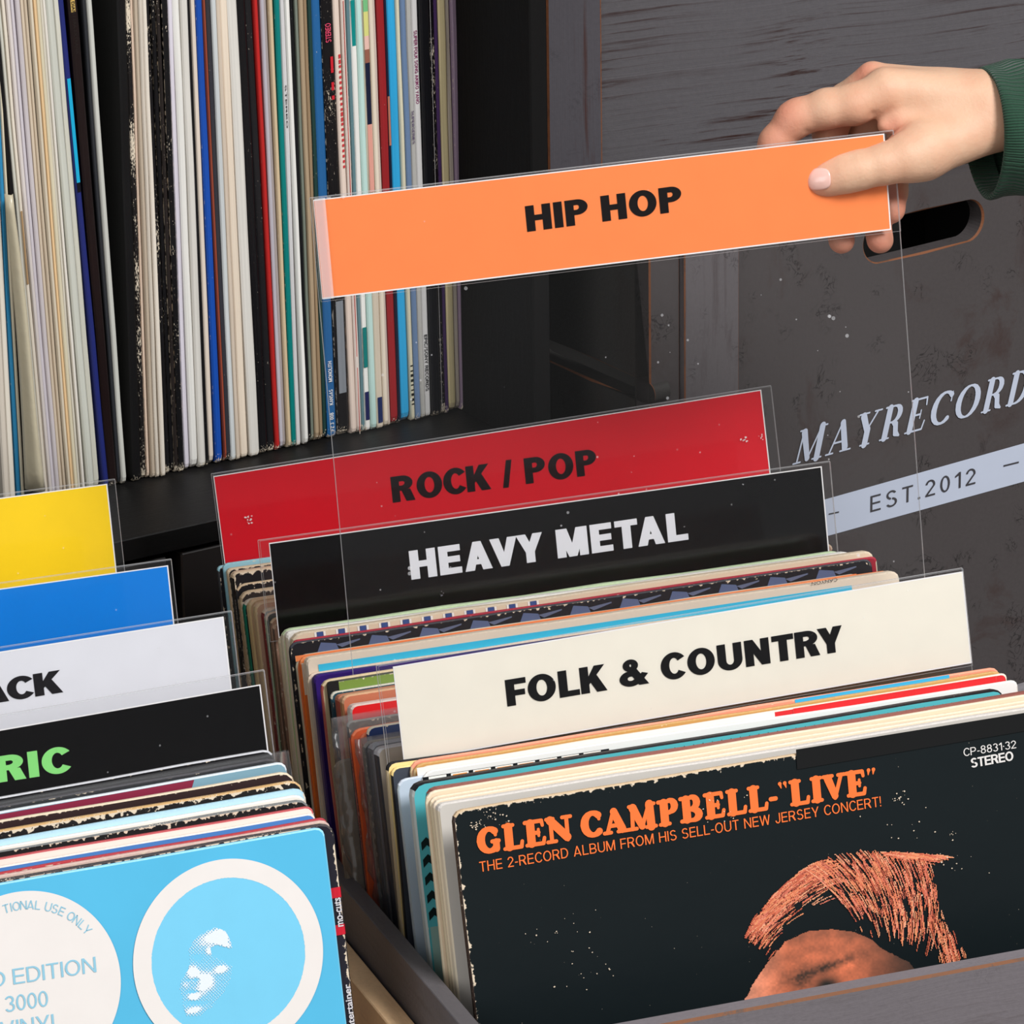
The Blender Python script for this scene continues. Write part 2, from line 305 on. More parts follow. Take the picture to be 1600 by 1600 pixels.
# ---- lettering
def grot(s, T=.128, t=.108, wd=1.0, gap=.085, spacew=.30):
    """upright sans capitals as flat-ended bars and bowls; T upright weight (half), t level weight (half); cap height 1"""
    V, Fc = [], []
    def poly(p, X): b = len(V); V.extend([(x*wd+X, y, (len(Fc) % 12)*6e-6) for x, y in p]); Fc.append(tuple(range(b, b+len(p))))
    def bar(x0, y0, x1, y1, r, X, vertical_cut=False):
        if vertical_cut: poly([(x0-r, y0), (x0+r, y0), (x1+r, y1), (x1-r, y1)], X); return
        d = math.hypot(x1-x0, y1-y0); nx, ny = -(y1-y0)/d*r, (x1-x0)/d*r; poly([(x0-nx, y0-ny), (x1-nx, y1-ny), (x1+nx, y1+ny), (x0+nx, y0+ny)], X)
    def rect(x0, x1, y0, y1, X): poly([(x0, y0), (x1, y0), (x1, y1), (x0, y1)], X)
    def bowl(cx, cy, rx, ry, a0, a1, X, n=20, Ts=T, ts=t):
        for i in range(n):
            p = []
            for a in (a0+(a1-a0)*i/n, a0+(a1-a0)*(i+1)/n):
                a = R_(a); p.append(((cx+rx*math.cos(a), cy+ry*math.sin(a)), (cx+(rx-2*Ts)*math.cos(a), cy+(ry-2*ts)*math.sin(a))))
            poly([p[0][1], p[0][0], p[1][0], p[1][1]], X)
    D, d = 2*T, 2*t; X = 0.0
    for k0, ch in enumerate(s):
        w = .70
        if ch == ' ': X += spacew*wd; continue
        if ch in 'HNU' or ch in 'EFLPRBDKIM': rect(0, D, 0 if ch != 'U' else .35, 1, X)
        if ch == 'H': w = .74; rect(w-D, w, 0, 1, X); rect(D*.9, w-D*.9, .5-t+.01, .5+t+.01, X)
        elif ch == 'N': w = .74; rect(w-D, w, 0, 1, X); poly([(0, 1), (w-D*1.02, 0), (w, 0), (D*1.02, 1)], X)
        elif ch == 'U': w = .74; rect(w-D, w, .35, 1, X); bowl(w/2, .365, w/2, .385, 180, 360, X)
        elif ch == 'I': w = D
        elif ch == 'E': w = .63; [rect(D*.9, q_, y0, y0+d, X) for q_, y0 in ((w, 0), (w*.95, .5-t+.01), (w*.985, 1-d))]
        elif ch == 'F': w = .60; [rect(D*.9, q_, y0, y0+d, X) for q_, y0 in ((w*.92, .46-t+.01), (w, 1-d))]
        elif ch == 'L': w = .60; rect(D*.9, w, 0, d, X)
        elif ch == 'T': w = .66; rect(w/2-T, w/2+T, 0, 1, X); rect(0, w, 1-d, 1, X)
        elif ch in 'PRB':
            w = .68; rect(D*.9, .37, 1-d, 1, X); m_ = .40 if ch == 'P' else .42; rect(D*.9, .37, m_, m_+d*.92, X); bowl(.36, (1+m_)/2, .31 if ch != 'R' else .33, (1-m_)/2, -90, 90, X, 14)
            if ch == 'R': w = .72; poly([(w-D*1.08, 0), (w+.01, 0), (.47+T, .46), (.30, .46)], X)
            if ch == 'B': w = .71; rect(D*.9, .39, 0, d, X); rect(D*.9, .39, .5-t*.9, .5+t*.6, X); bowl(.37, .27, .34, .285, -90, 90, X, 14)
        elif ch == 'D': w = .74; rect(D*.9, .33, 0, d, X); rect(D*.9, .33, 1-d, 1, X); bowl(.31, .5, .43, .5, -90, 90, X, 18)
        elif ch in 'OQ0': w = .82 if ch != '0' else .60; bowl(w/2, .5, w/2, .515, 0, 360, X, 32)
        elif ch == 'G': w = .80; bowl(.40, .5, .40, .515, 38, 360, X, 26); rect(w-D, w, 0.02, .5, X); rect(.42, w, .5-d*.85, .5, X)
        elif ch == 'C': w = .71; bowl(.40, .5, .40, .515, 36, 324, X, 26)
        elif ch == 'K': w = .76; poly([(D*.9, .28), (D*.9, .58), (w-D*1.18-.02, 1), (w-.01, 1)], X); poly([(w-D*1.15, 0), (w+.01, 0), (.42+T*.6, .64), (.24+T*.2, .46)], X)
        elif ch in 'AV':
            w = .78; f_ = (lambda y: y) if ch == 'A' else (lambda y: 1-y)
            k_ = T*1.06; poly([(0, f_(0)), (2*k_, f_(0)), (w/2+k_*.86, f_(1)), (w/2-k_*.86, f_(1))][::1 if ch == 'A' else -1], X); poly([(w-2*k_, f_(0)), (w, f_(0)), (w/2+k_*.86, f_(1)), (w/2-k_*.86, f_(1))][::1 if ch == 'A' else -1], X)
            if ch == 'A': rect(.20, w-.20, .20, .20+d*.85, X)
        elif ch == 'Y': w = .76; k_ = T*1.08; rect(w/2-T, w/2+T, 0, .46, X); poly([(w/2-T, .36), (w/2+T, .36), (2*k_, 1), (0, 1)], X); poly([(w/2-T, .36), (w/2+T, .36), (w, 1), (w-2*k_, 1)], X)
        elif ch == 'M': w = .90; rect(w-D, w, 0, 1, X); poly([(w/2-T*.9, 0), (w/2+T*.9, 0), (D*1.25, 1), (0, 1)], X); poly([(w/2-T*.9, 0), (w/2+T*.9, 0), (w, 1), (w-D*1.25, 1)], X)
        elif ch == 'W': w = 1.08; k_ = T*.95; [poly(p_, X) for p_ in ([(.27-k_, 0), (.27+k_, 0), (2*k_, 1), (0, 1)], [(.27-k_, 0), (.27+k_, 0), (w/2+k_, 1), (w/2-k_, 1)], [(w-.27-k_, 0), (w-.27+k_, 0), (w/2+k_, 1), (w/2-k_, 1)], [(w-.27-k_, 0), (w-.27+k_, 0), (w, 1), (w-2*k_, 1)])]
        elif ch == 'X': w = .74; k_ = T*1.1; poly([(0, 0), (2*k_, 0), (w, 1), (w-2*k_, 1)], X); poly([(w-2*k_, 0), (w, 0), (2*k_, 1), (0, 1)], X)
        elif ch == 'Z': w = .64; rect(0, w, 0, d, X); rect(0, w, 1-d, 1, X); poly([(0, d), (D*1.2, d), (w, 1-d), (w-D*1.2, 1-d)], X)
        elif ch == 'J': w = .52; rect(w-D, w, .28, 1, X); bowl(w/2, .28, w/2, .30, 180, 360, X, 14)
        elif ch == 'S': w = .68; bowl(.34, .735, .31, .28, 25, 262, X, 16); bowl(.34, .275, .34, .29, -155, 82, X, 16)
        elif ch == '2': w = .60; bowl(.30, .70, .30, .315, -12, 172, X, 14); poly([(0, d*.9), (T*2.4, d*.9), (.60, .64), (.60-2*T, .66)], X); rect(0, w, 0, d, X)
        elif ch == '3': w = .60; bowl(.29, .745, .28, .27, -88, 160, X, 14); bowl(.29, .27, .31, .285, -160, 88, X, 14)
        elif ch == '8': w = .62; bowl(.31, .75, .28, .265, 0, 360, X, 20); bowl(.31, .28, .31, .295, 0, 360, X, 20)
        elif ch == '1': w = .36; rect(w-D, w, 0, 1, X); poly([(0, .70), (w-D, .80), (w-D*.4, 1), (w-D*.9, 1), (0, .70+d)], X)
        elif ch == '&': w = .86; bowl(.36, .775, .23, .235, 0, 360, X, 20, T*.8, t*.85); bowl(.34, .28, .34, .295, 60, 330, X, 20, T*.95, t); poly([(.20, .72), (.20+D*1.1, .72), (w, 0), (w-D*1.15, 0)], X); poly([(.47, .22), (.60, .06), (.86, .40), (.68, .47)], X)
        elif ch == '/': w = .36; poly([(0, -.03), (D*.72, -.03), (w, 1.03), (w-D*.72, 1.03)], X)
        elif ch == '-': w = .30; rect(0, w, .34, .34+d*.95, X)
        elif ch == '.': w = D*1.1; rect(0, w, 0, d*1.15, X)
        elif ch == '\u00b7': w = D*1.1; rect(0, w, .42, .42+d*1.1, X)
        elif ch == '!': w = D; rect(0, w, 0, d*1.1, X); poly([(D*.15, .3), (D*.85, .3), (D, 1), (0, 1)], X)
        X += (w+gap-(.11 if s[k0:k0+2] in ('AV', 'VY', 'TA', 'AY', 'RY', 'LT', 'AC') else 0)-(.05 if s[k0:k0+2] in ('CK', 'FO', 'LK', 'TR', 'TO', 'OC') else 0))*wd
    return np.array(V), Fc
def text_mesh(s, bold=0.0, shear=0.0, space=1.0, word=1.0):
    cu = bpy.data.curves.new('t', 'FONT'); cu.body = s; cu.size = 1.0
    cu.size = 1.0; cu.offset = bold; cu.shear = shear
    cu.space_character = space; cu.space_word = word; cu.resolution_u = 4; cu.fill_mode = 'BOTH'; cu.extrude = .0
    o = bpy.data.objects.new('t', cu); COL.objects.link(o)
    dg = bpy.context.evaluated_depsgraph_get(); dg.update()
    me = bpy.data.meshes.new_from_object(o.evaluated_get(dg))
    vs = [tuple(v.co) for v in me.vertices]; fs = [tuple(p.vertices) for p in me.polygons]
    bpy.data.objects.remove(o); bpy.data.curves.remove(cu); bpy.data.meshes.remove(me)
    a = np.array(vs)[:, :2]; return a, fs
def local_px(mw, px, py, y=0.0):
    """where the pixel's ray meets the plane y of a sheet, in the sheet's own coordinates"""
    P0 = np.array(mw @ Vector((0, y, 0))); n = np.array(mw.to_3x3() @ Vector((0, 1, 0)))
    P = onplane(px, py, P0, n); l = mw.inverted() @ Vector(P); return np.array([l.x, l.z])
def put_print(name, a, fs, A, B, height, mat, parent, mw, y=-.0004, label=None, capfix=True, thick=.00015):
    """a: 2D points (first axis along the baseline). A, B local start and end of the baseline, height cap height in metres"""
    lay = a[:, 2] if a.shape[1] > 2 else np.zeros(len(a)); a = a[:, :2]
    mn, mx = a.min(0), a.max(0); L = np.linalg.norm(B-A); e = (B-A)/L; nn = np.array([-e[1], e[0]])
    s = np.array([L/(mx[0]-mn[0]), height/(mx[1]-mn[1])])
    q_ = (a-mn)*s
    P = A+q_[:, :1]*e+q_[:, 1:]*nn
    o = link(name, [(p[0], y-l_, p[1]) for p, l_ in zip(P, lay)], fs, mat, parent)
    if label: o['label'] = label
    return o
def px_text(name, s, mw, parent, p0, p1, hpx, mat, bold=.0, shear=0., space=1., y=-.0004, a=None, word=1.0, label=None):
    """baseline from pixel p0 to p1, cap height hpx pixels"""
    if a is None: a, fs = text_mesh(s, bold, shear, space, word)
    else: a, fs = a
    A = local_px(mw, *p0, y=y); B = local_px(mw, *p1, y=y)
    d = np.array([p1[0]-p0[0], p1[1]-p0[1]], float); d /= np.linalg.norm(d)
    C_ = local_px(mw, p0[0]+d[1]*hpx, p0[1]-d[0]*hpx, y=y)
    e = (B-A)/np.linalg.norm(B-A); h = abs((C_-A)@np.array([-e[1], e[0]]))
    return put_print(name, a, fs, A, B, h, mat, parent, mw, y, label)

# brush lettering: strokes of varying width, for the slab and serif faces the built-in font lacks
def strokes_mesh(st, n=6):
    """st: polylines of (x, y, r). Each span is the hull of two discs"""
    V, Fc = [], []
    def hull(p, q_):
        (x0, y0, r0), (x1, y1, r1) = p, q_
        pts = [(x0+r0*math.cos(2*math.pi*i/(2*n)), y0+r0*math.sin(2*math.pi*i/(2*n))) for i in range(2*n)]
        pts += [(x1+r1*math.cos(2*math.pi*i/(2*n)), y1+r1*math.sin(2*math.pi*i/(2*n))) for i in range(2*n)]
        pts = sorted(set(pts))
        def half(ps):
            h = []
            for a in ps:
                while len(h) > 1 and (h[-1][0]-h[-2][0])*(a[1]-h[-2][1])-(h[-1][1]-h[-2][1])*(a[0]-h[-2][0]) <= 0: h.pop()
                h.append(a)
            return h
        lo, up = half(pts), half(pts[::-1]); return lo[:-1]+up[:-1]
    for s in st:
        if len(s) == 1: s = [s[0], s[0]]
        for p, q_ in zip(s, s[1:]):
            h = hull(p, q_); b = len(V); V += [(a_, b_, (len(Fc) % 12)*6e-6) for a_, b_ in h]; Fc.append(tuple(range(b, b+len(h))))
    return np.array(V), Fc
def arc(cx, cy, rx, ry, a0, a1, r0, r1=None, n=10, thin=None):
    """arc whose weight is r0 at the sides and thin at top and bottom"""
    out = []
    for i in range(n+1):
        a = R_(a0+(a1-a0)*i/n); t_ = r0 if thin is None else thin+(r0-thin)*abs(math.cos(a))**1.3
        out.append((cx+rx*math.cos(a), cy+ry*math.sin(a), t_))
    return out
def slab_word(s, kind):
    """kind 'fat' = soft fat slab letters, 'didone' = high-contrast serif capitals. Cap height 1"""
    if kind == 'fat': T, t, S, sr = .162, .078, .085, .072
    else: T, t, S, sr = .108, .030, .10, .026
    def ser(x, y, l=S+.0, r=sr): return [(x-l-T*.6, y, r), (x+l+T*.6, y, r)]
    def serT(x, y, l=S, r=sr): return [(x-l-t, y, r), (x+l+t, y, r)]
    lo, hi = sr, 1-sr
    def stem(x, w=T): return [(x, lo+w*.3, w), (x, hi-w*.3, w)]
    X = 0.0; out = []
    for ch in s:
        g = []; w = .8
        if ch in 'EFL':
            x = T+S; g = [stem(x), ser(x, lo)]
            if ch == 'L': g += [ser(x, hi), [(x, lo, t), (x+.46, lo, t), (x+.50, .27, t*.9)]]; w = x+.56
            if ch == 'E': g += [[(x-T-.04, hi, t), (x+.44, hi, t), (x+.47, .75, t*.8)], [(x, .5, t), (x+.30, .5, t)], [(x+.30, .38, t*.7), (x+.30, .62, t*.7)], [(x, lo, t), (x+.46, lo, t), (x+.51, .27, t*.9)]]; w = x+.58
        elif ch == 'I': x = T+S; g = [stem(x), ser(x, lo), ser(x, hi)]; w = 2*x
        elif ch in 'CG':
            rx = .40-T*.4; g = [arc(rx+T, .5, rx, .5-t*1.1, 48, 312, T, thin=t*1.2, n=14)]
            g += [[(rx*1.72+T, hi-.04, t*.7), (rx*1.72+T, .66, t*.8)]]
            w = rx*1.8+T*1.6
            if ch == 'G': g += [[(rx*1.75+T, .14, T*.8), (rx*1.75+T, .40, T*.8)], [(rx*1.30+T, .43, t), (rx*2.05+T, .43, t)]]; w = rx*2.05+T+.10
            else: g += [[(rx*1.75+T, .20, t*.8), (rx*1.65+T, .14, t)]]
        elif ch == 'O': rx = .40-T*.3; g = [arc(rx+T, .5, rx, .5-t, 0, 360, T, thin=t, n=20)]; w = 2*rx+2*T
        elif ch == 'D': x = T+S; g = [stem(x), [(x-T-.05, hi, t), (x+.22, hi, t)], [(x-T-.05, lo, t), (x+.22, lo, t)], arc(x+.16, .5, .36, .5-t, -90, 90, T, thin=t, n=12)]; w = x+.16+.36+T
        elif ch in 'PRB':
            x = T+S; g = [stem(x), ser(x, lo), [(x-T-.05, hi, t), (x+.2, hi, t)], [(x, .49, t), (x+.2, .49, t)], arc(x+.20, .735, .22, .245-t*.3, -90, 90, T*.9, thin=t, n=10)]
            w = x+.20+.22+T
            if ch == 'B': g += [[(x-T-.05, lo, t), (x+.22, lo, t)], arc(x+.22, .265, .26, .245-t*.6, -90, 90, T*.95, thin=t, n=10)]; w = x+.5+T
            if ch == 'R': g += [[(x+.20, .47, t), (x+.34, .40, T*.85), (x+.41, .12, T*.85), (x+.56, lo, t)]]; w = x+.62
        elif ch == 'N': x = t+S; g = [[(x, lo, t), (x, hi, t)], [(x-.02, hi-.05, T), (x+.60, lo+T*.6, T)], [(x+.62, lo, t), (x+.62, hi, t)], serT(x, lo), [(x-S-t, hi, sr), (x+.1, hi, sr)], serT(x+.62, hi)]; w = 2*x+.62
        elif ch == 'M': x = t+S; g = [[(x, lo, t), (x+.04, hi, t)], [(x+.06, hi-.06, T), (x+.38, T*.8, T*.8)], [(x+.38, lo+.05, t), (x+.70, hi, t)], [(x+.74, lo, T), (x+.72, hi, T)], serT(x, lo), ser(x+.74, lo), [(x-S, hi, sr), (x+.1, hi, sr)], [(x+.66, hi, sr), (x+.90, hi, sr)]]; w = x+.74+T+S
        elif ch == 'A': g = [[(.12, lo, t), (.42, hi-.02, t)], [(.42, hi-.08, T*.9), (.70, lo+.08, T)], [(.22, .32, t), (.6, .32, t)], [(0, lo, sr), (.26, lo, sr)], [(.54, lo, sr), (.92, lo, sr)]]; w = .90
        elif ch == 'V': g = [[(.18, hi-.08, T), (.42, lo+.08, T*.85)], [(.42, lo, t), (.72, hi, t)], [(0, hi, sr), (.36, hi, sr)], [(.60, hi, sr), (.86, hi, sr)]]; w = .84
        elif ch == 'Y': g = [[(.16, hi-.06, T), (.40, .46, T*.9)], [(.40, .46, t), (.70, hi, t)], [(.42, lo, T), (.42, .46, T)], [(0, hi, sr), (.36, hi, sr)], [(.58, hi, sr), (.84, hi, sr)], ser(.42, lo)]; w = .82
        elif ch == '-': g = [[(.06, .40, .085), (.26, .40, .085)]]; w = .34
        elif ch in '"\u201c\u201d':
            for k_ in (0, .2): g += [[(.08+k_, .93, .075)], [(.08+k_, .93, .06), (.05+k_ if ch == '\u201d' else .12+k_, .76, .02)]]
            w = .38
        elif ch == ' ': w = .26
        out += [[(X+a, b, r) for a, b, r in s_] for s_ in g]; X += w+(.05 if kind == 'fat' else .14)
    return out
def sheared(V, k): V = V.copy(); V[:, 0] += V[:, 1]*k; return V

# ------------------------------------------------------------------ the room
def slab(name, x0, x1, y0, y1, z0, z1, mat, kind='structure'):
    o = addbox(name, (x0, x1, y0, y1, z0, z1), mat); o['kind'] = kind; return o
slab('floor', -3.5, 3.5, -3.2, 1.9, FLOOR-.05, FLOOR, plain('grey_floor', (120, 116, 112), .6))
slab('wall_back', -3.5, 3.5, 1.8, 1.9, FLOOR, 2.9, plain('grey_wall', (96, 94, 94), .8))

# ------------------------------------------------------------------ shelf unit (black cubby), yawed 10.8 degrees
SA = R_(10.8); ES = np.array([math.cos(SA), math.sin(SA), 0]); EN = np.array([-math.sin(SA), math.cos(SA), 0])
ZS = .41
S0 = onZ(190, 845, ZS)                        # a point on the deck's front edge
def s_of(P): return (P-S0)@ES, (P-S0)@EN
smw = frame(S0, ES, (0, 0, 1))
M_BLK = wood_mat((20, 19, 19), (12, 11, 11), .5, (6., 60., 60.), .5, .0)
M_BLK2 = wood_mat((9, 8, 8), (6, 5, 5), .5, (60., 60., 6.), .7, .0)
M_PAN = plain('charcoal_panel', (46, 41, 40), .5)
shelf = empty('shelf_unit', smw, 'black wooden shelf unit behind the bins, holding records side by side', 'shelf')
xr, _ = s_of(onplane(832, 500, S0, EN)); xr2, _ = s_of(onplane(858, 500, S0, EN))
DEP = .40
addbox('deck', (-.75, xr, 0, DEP, -.013, 0), [M_BLK], shelf, c=.0006)
addbox('side_panel', (xr, xr2, -.001, DEP, FLOOR-ZS, .52), [M_BLK2], shelf, c=.0008)
addbox('side_panel', (-.78, -.75, -.001, DEP, FLOOR-ZS, .52), [M_BLK2], shelf, c=.0008)
addbox('back_panel', (-.78, xr2, DEP, DEP+.012, FLOOR-ZS, .52), M_BLK2, shelf)
addbox('top_board', (-.78, xr2, -.001, DEP, .52, .55), [M_BLK], shelf, c=.0008)
gx, _ = s_of(onplane(277, 900, S0, EN))
for a, b in ((-.74, gx-.0045), (gx+.0045, xr-.004)):
    addbox('drawer_front', (a, b, .003, .021, FLOOR-ZS+.01, -.0165), [M_PAN], shelf, c=.001)

# ---- shelf records: x at y=200 px, x at the bottom, colour ...
bl0 = onZ(190, 758, ZS+.0005); bl1 = onZ(726, 640, ZS+.0005)
def on_spine_line(px, py): # plane through the foot line, vertical
    e = (bl1-bl0)/np.linalg.norm(bl1-bl0); n = np.array([-e[1], e[0], 0]); return onplane(px, py, bl0, n), e
def foot(px):
    y = 758+(px-190)*(640-758)/(726-190.0); return on_spine_line(px, y)
SH = [ # (x200, xbottom, y ref for the second x, colour, label words, wear, rough)
 (-26, 2, (208, 198, 184), 'cream spine at the far left edge of the shelf', .2, .5),
 (-14, 12, (222, 214, 200), 'pale cream spine just left of the narrow blue one', .2, .5),
 (-4, 24, (46, 132, 178), 'thin bright blue spine by the left edge of the shelf', .45, .4),
 (2, 30, (216, 205, 180), 'cream sleeve in a loose yellowed bag, leaning at the left', .1, .4),
 (5, 55, (20, 19, 20), 'black spine leaning between the yellowed bag and the cream row', .3, .4),
 (12, 61, (205, 203, 190), 'first grey-green white spine right of the leaning black one', .15, .5),
 (19, 66, (222, 212, 196), 'cream spine with a torn brown patch halfway down', .15, .5),
 (26, 72, (214, 205, 200), 'thin dull white spine left of the lavender-white one', .15, .5),
 (33, 78, (205, 198, 204), 'lavender-white spine in the left row of the shelf', .12, .5),
 (41, 84, (200, 192, 194), 'greyish lavender spine beside the lavender-white one', .12, .5),
 (49, 91, (206, 190, 168), 'beige spine with brown streaks left of the apricot one', .3, .5),
 (55, 97, (196, 180, 158), 'darker beige spine touching the streaked beige one', .3, .5),
 (61, 102, (212, 200, 178), 'light beige spine just left of the apricot one', .2, .5),
 (67, 107, (226, 192, 146), 'apricot spine in the left row of the shelf', .1, .5),
 (72, 112, (216, 206, 178), 'yellowish cream spine just right of the apricot one', .2, .5),
 (78, 118, (208, 202, 186), 'second cream spine right of the apricot one', .2, .5),
 (83, 125, (220, 214, 204), 'third cream spine right of the apricot one', .2, .5),
 (88, 132, (200, 201, 190), 'pale grey-green spine, wide, left of the white one', .15, .5),
 (100, 143, (206, 204, 190), 'pale grey-green spine touching the blue and cyan one', .15, .5),
 (110, 158, (36, 44, 110), 'narrow navy spine with a long cyan band', .1, .35),
 (123, 166, (30, 20, 20), 'black-brown spine with dark lettering on a yellow band', .2, .3),
 (144, 180, (44, 46, 50), 'charcoal spine left of the white one beside the dark gap', .1, .4),
 (150, 186, (200, 200, 192), 'single white spine on the left side of the dark gap', .15, .4),
 None,
 (190, 205, (14, 13, 14), 'thick black spine in the dark gap', .1, .5),
 (204, 219, (24, 20, 20), 'black spine with tan rubbed edge right of the dark gap', 1.3, .5),
 (212, 228, (214, 190, 170), 'pinkish beige spine next to the rubbed black one', .3, .5),
 (217, 234, (186, 170, 150), 'brown-striped beige spine right of the pinkish one', .3, .5),
 (223, 240, (206, 196, 182), 'wavy cream spine right of the striped beige one', .3, .5),
 (229, 248, (224, 214, 200), 'cream spine touching the worn black group', .3, .5),
 (236, 257, (24, 22, 24), 'leftmost black spine of the worn black group', 1.0, .4),
 (245, 264, (16, 15, 17), 'second black spine of the worn black group', .7, .4),
 (253, 271, (38, 32, 30), 'brownish black spine in the worn black group', .9, .4),
 (261, 277, (18, 17, 19), 'rightmost black spine of the worn black group', .9, .4),
 (270, 287, (214, 208, 218), 'lavender-tinted white spine right of the black group', .15, .45),
 (278, 296, (226, 224, 218), 'broad white spine right of the lavender-tinted one', .2, .45),
 (289, 307, (214, 210, 202), 'off-white spine with black line beside it', .2, .45),
 (300, 319, (20, 19, 21), 'thin black spine between two off-white ones', .4, .4),
 (307, 325, (220, 206, 190), 'thin cream spine left of the deep blue one', .2, .45),
 (315, 335, (28, 78, 170), 'deep blue glossy spine in the middle of the shelf', .4, .25),
 (325, 347, (150, 72, 52), 'thin rust edge touching the deep blue spine', .3, .4),
 (328, 349, (52, 52, 58), 'dark grey spine right of the deep blue one', .5, .4),
 (337, 357, (200, 204, 204), 'cool white spine right of the dark grey one', .2, .45),
 (345, 365, (206, 190, 172), 'beige spine with a torn dark slit', .3, .45),
 (352, 373, (228, 212, 192), 'warm cream spine left of the thick bagged black one', .2, .45),
 (364, 387, (218, 214, 206), 'broad grey-white spine left of the thick bagged black one', .15, .45),
 (379, 402, (22, 21, 23), 'thick black spine in a wrinkled clear bag', .5, .2),
 (394, 417, (30, 29, 31), 'black spine pressed against the bright red one', .6, .25),
 (406, 428, (186, 40, 38), 'bright red spine right of the bagged black one', .3, .35),
 (415, 434, (186, 180, 188), 'lavender-grey spine right of the bright red one', .2, .4),
 (421, 440, (168, 158, 156), 'grey-brown spine right of the lavender-grey one', .3, .4),
 (428, 446, (206, 184, 150), 'tan spine touching the teal one', .5, .45),
 (436, 452, (10, 122, 118), 'teal spine in the middle of the right row', .45, .3),
 (445, 460, (206, 204, 204), 'light grey spine with tiny lettering right of the teal one', .15, .4),
 (453, 471, (232, 230, 224), 'clean white spine right of the tiny lettering', .1, .45),
 (460, 478, (22, 22, 24), 'black spine right of the clean white one', .6, .35),
 (469, 484, (120, 128, 116), 'grey-green spine left of the tan group', .4, .4),
 (475, 490, (172, 150, 122), 'left tan spine of the brown group', .3, .45),
 (482, 497, (150, 126, 98), 'right brown spine of the brown group', .3, .45),
 (489, 503, (34, 62, 58), 'dark green spine left of the mottled blue one', .5, .4),
 (496, 511, (38, 96, 150), 'mottled blue spine with small white lettering', .5, .3),
 (510, 526, (22, 20, 22), 'black spine with pink STEREO lettering', .9, .3),
 (528, 545, (226, 206, 192), 'cream spine with red blocks', .15, .45),
 (539, 554, (222, 208, 198), 'cream spine with a thin red line', .15, .45),
 (547, 561, (96, 128, 134), 'speckled teal-grey spine right of the red-lined cream ones', .6, .45),
 (553, 567, (232, 230, 224), 'white spine with teal and navy bands', .1, .4),
 (562, 576, (190, 220, 212), 'pale aqua spine right of the teal-banded white one', .1, .4),
 (571, 585, (210, 196, 176), 'picture-wrapped spine in navy, green and pink', .2, .3),
 (582, 596, (226, 212, 192), 'cream spine left of the dark red one', .2, .45),
 (589, 603, (206, 188, 176), 'pinkish cream spine touching the dark red one', .2, .45),
 (595, 608, (150, 36, 40), 'dark red spine right of the cream pair', .35, .4),
 (606, 619, (26, 32, 52), 'dark navy spine left of the sky blue one', .2, .35),
 (611, 624, (52, 164, 216), 'broad sky blue spine right of the dark red one', .15, .3),
 (626, 640, (212, 206, 180), 'pale yellow-cream spine with black ticks low down', .15, .4),
 (632, 646, (110, 134, 168), 'grey-blue spine right of the sky blue one', .2, .4),
 (641, 654, (190, 188, 182), 'light grey spine right of the grey-blue one', .2, .4),
 (650, 662, (226, 224, 222), 'white spine with small purple lettering', .15, .4),
 (661, 672, (20, 20, 24), 'left black spine of the black pair near the shelf end', .15, .4),
 (676, 686, (18, 14, 18), 'worn black spine with a white line', 1.1, .4),
 (684, 694, (76, 52, 96), 'narrow purple spine left of the yellowed one', .5, .4),
 (690, 699, (214, 198, 154), 'broad yellowed spine with bumpy edge', .6, .45),
 (702, 711, (196, 184, 170), 'greyish cream spine right of the yellowed one', .5, .45),
 (710, 718, (150, 130, 150), 'lilac-grey spine at the right end of the row', .5, .4),
 'end']
feet = []
entries = [e for e in SH if e not in (None, 'end')]
for i, e in enumerate(entries):
    e200, eb = e[0], e[1]
    nxt = entries[i+1] if i+1 < len(entries) else (720, 727)
    if SH[SH.index(e)+1] is None: nxt = (158, 195)
    feet.append((e200, eb, nxt[0], nxt[1]))
shelf_mw = {}
RN = 'record'
for e, (a0, a1, b0, b1) in zip(entries, feet):
    Pb, ev = foot(a1+5.0 if a1 < 190 else a1+3.5); Pn, _ = foot(b1+5.0 if b1 < 190 else b1+3.5)
    yb = 758+(a1-190)*(640-758)/(726-190.0)
    Pt, _ = on_spine_line(a0, 200.0)
    Pn2, _ = on_spine_line(b0, 200.0)
    up = (Pt-Pb); up /= np.linalg.norm(up)
    w_top = np.linalg.norm((Pn2-Pt)); w_bot = np.linalg.norm(Pn-Pb)
    t = max(.0013, min(w_top, w_bot*1.0 if w_bot > 0 else w_top)*.965*math.cos(math.asin(min(.3, abs(up@ev)))))
    back = np.array([-ev[1], ev[0], 0])
    # local x runs into the shelf, local y runs to the right across the spine
    O = Pb+back*rnd.uniform(-.0012, .0016)
    O[2] = ZS+.0004
    side = ev-up*(ev@up); side /= np.linalg.norm(side)
    xx = np.cross(up, side)
    O = O+side*t                                    # local y runs back towards the left, so the sheet starts at its right edge
    m = Matrix(((xx[0], -side[0], up[0], O[0]), (xx[1], -side[1], up[1], O[1]), (xx[2], -side[2], up[2], O[2]), (0, 0, 0, 1)))
    zmin = min((m @ Vector((0, t, 0))).z, (m @ Vector((0, 0, 0))).z)
    m.translation.z += ZS+.0003-zmin
    o = sleeve(RN, m, .312, .314, t, e[2], e[2], e[2], e[3], 'records standing side by side on the black shelf', e[4], e[5])
    shelf_mw[e[3]] = (o, m, t)
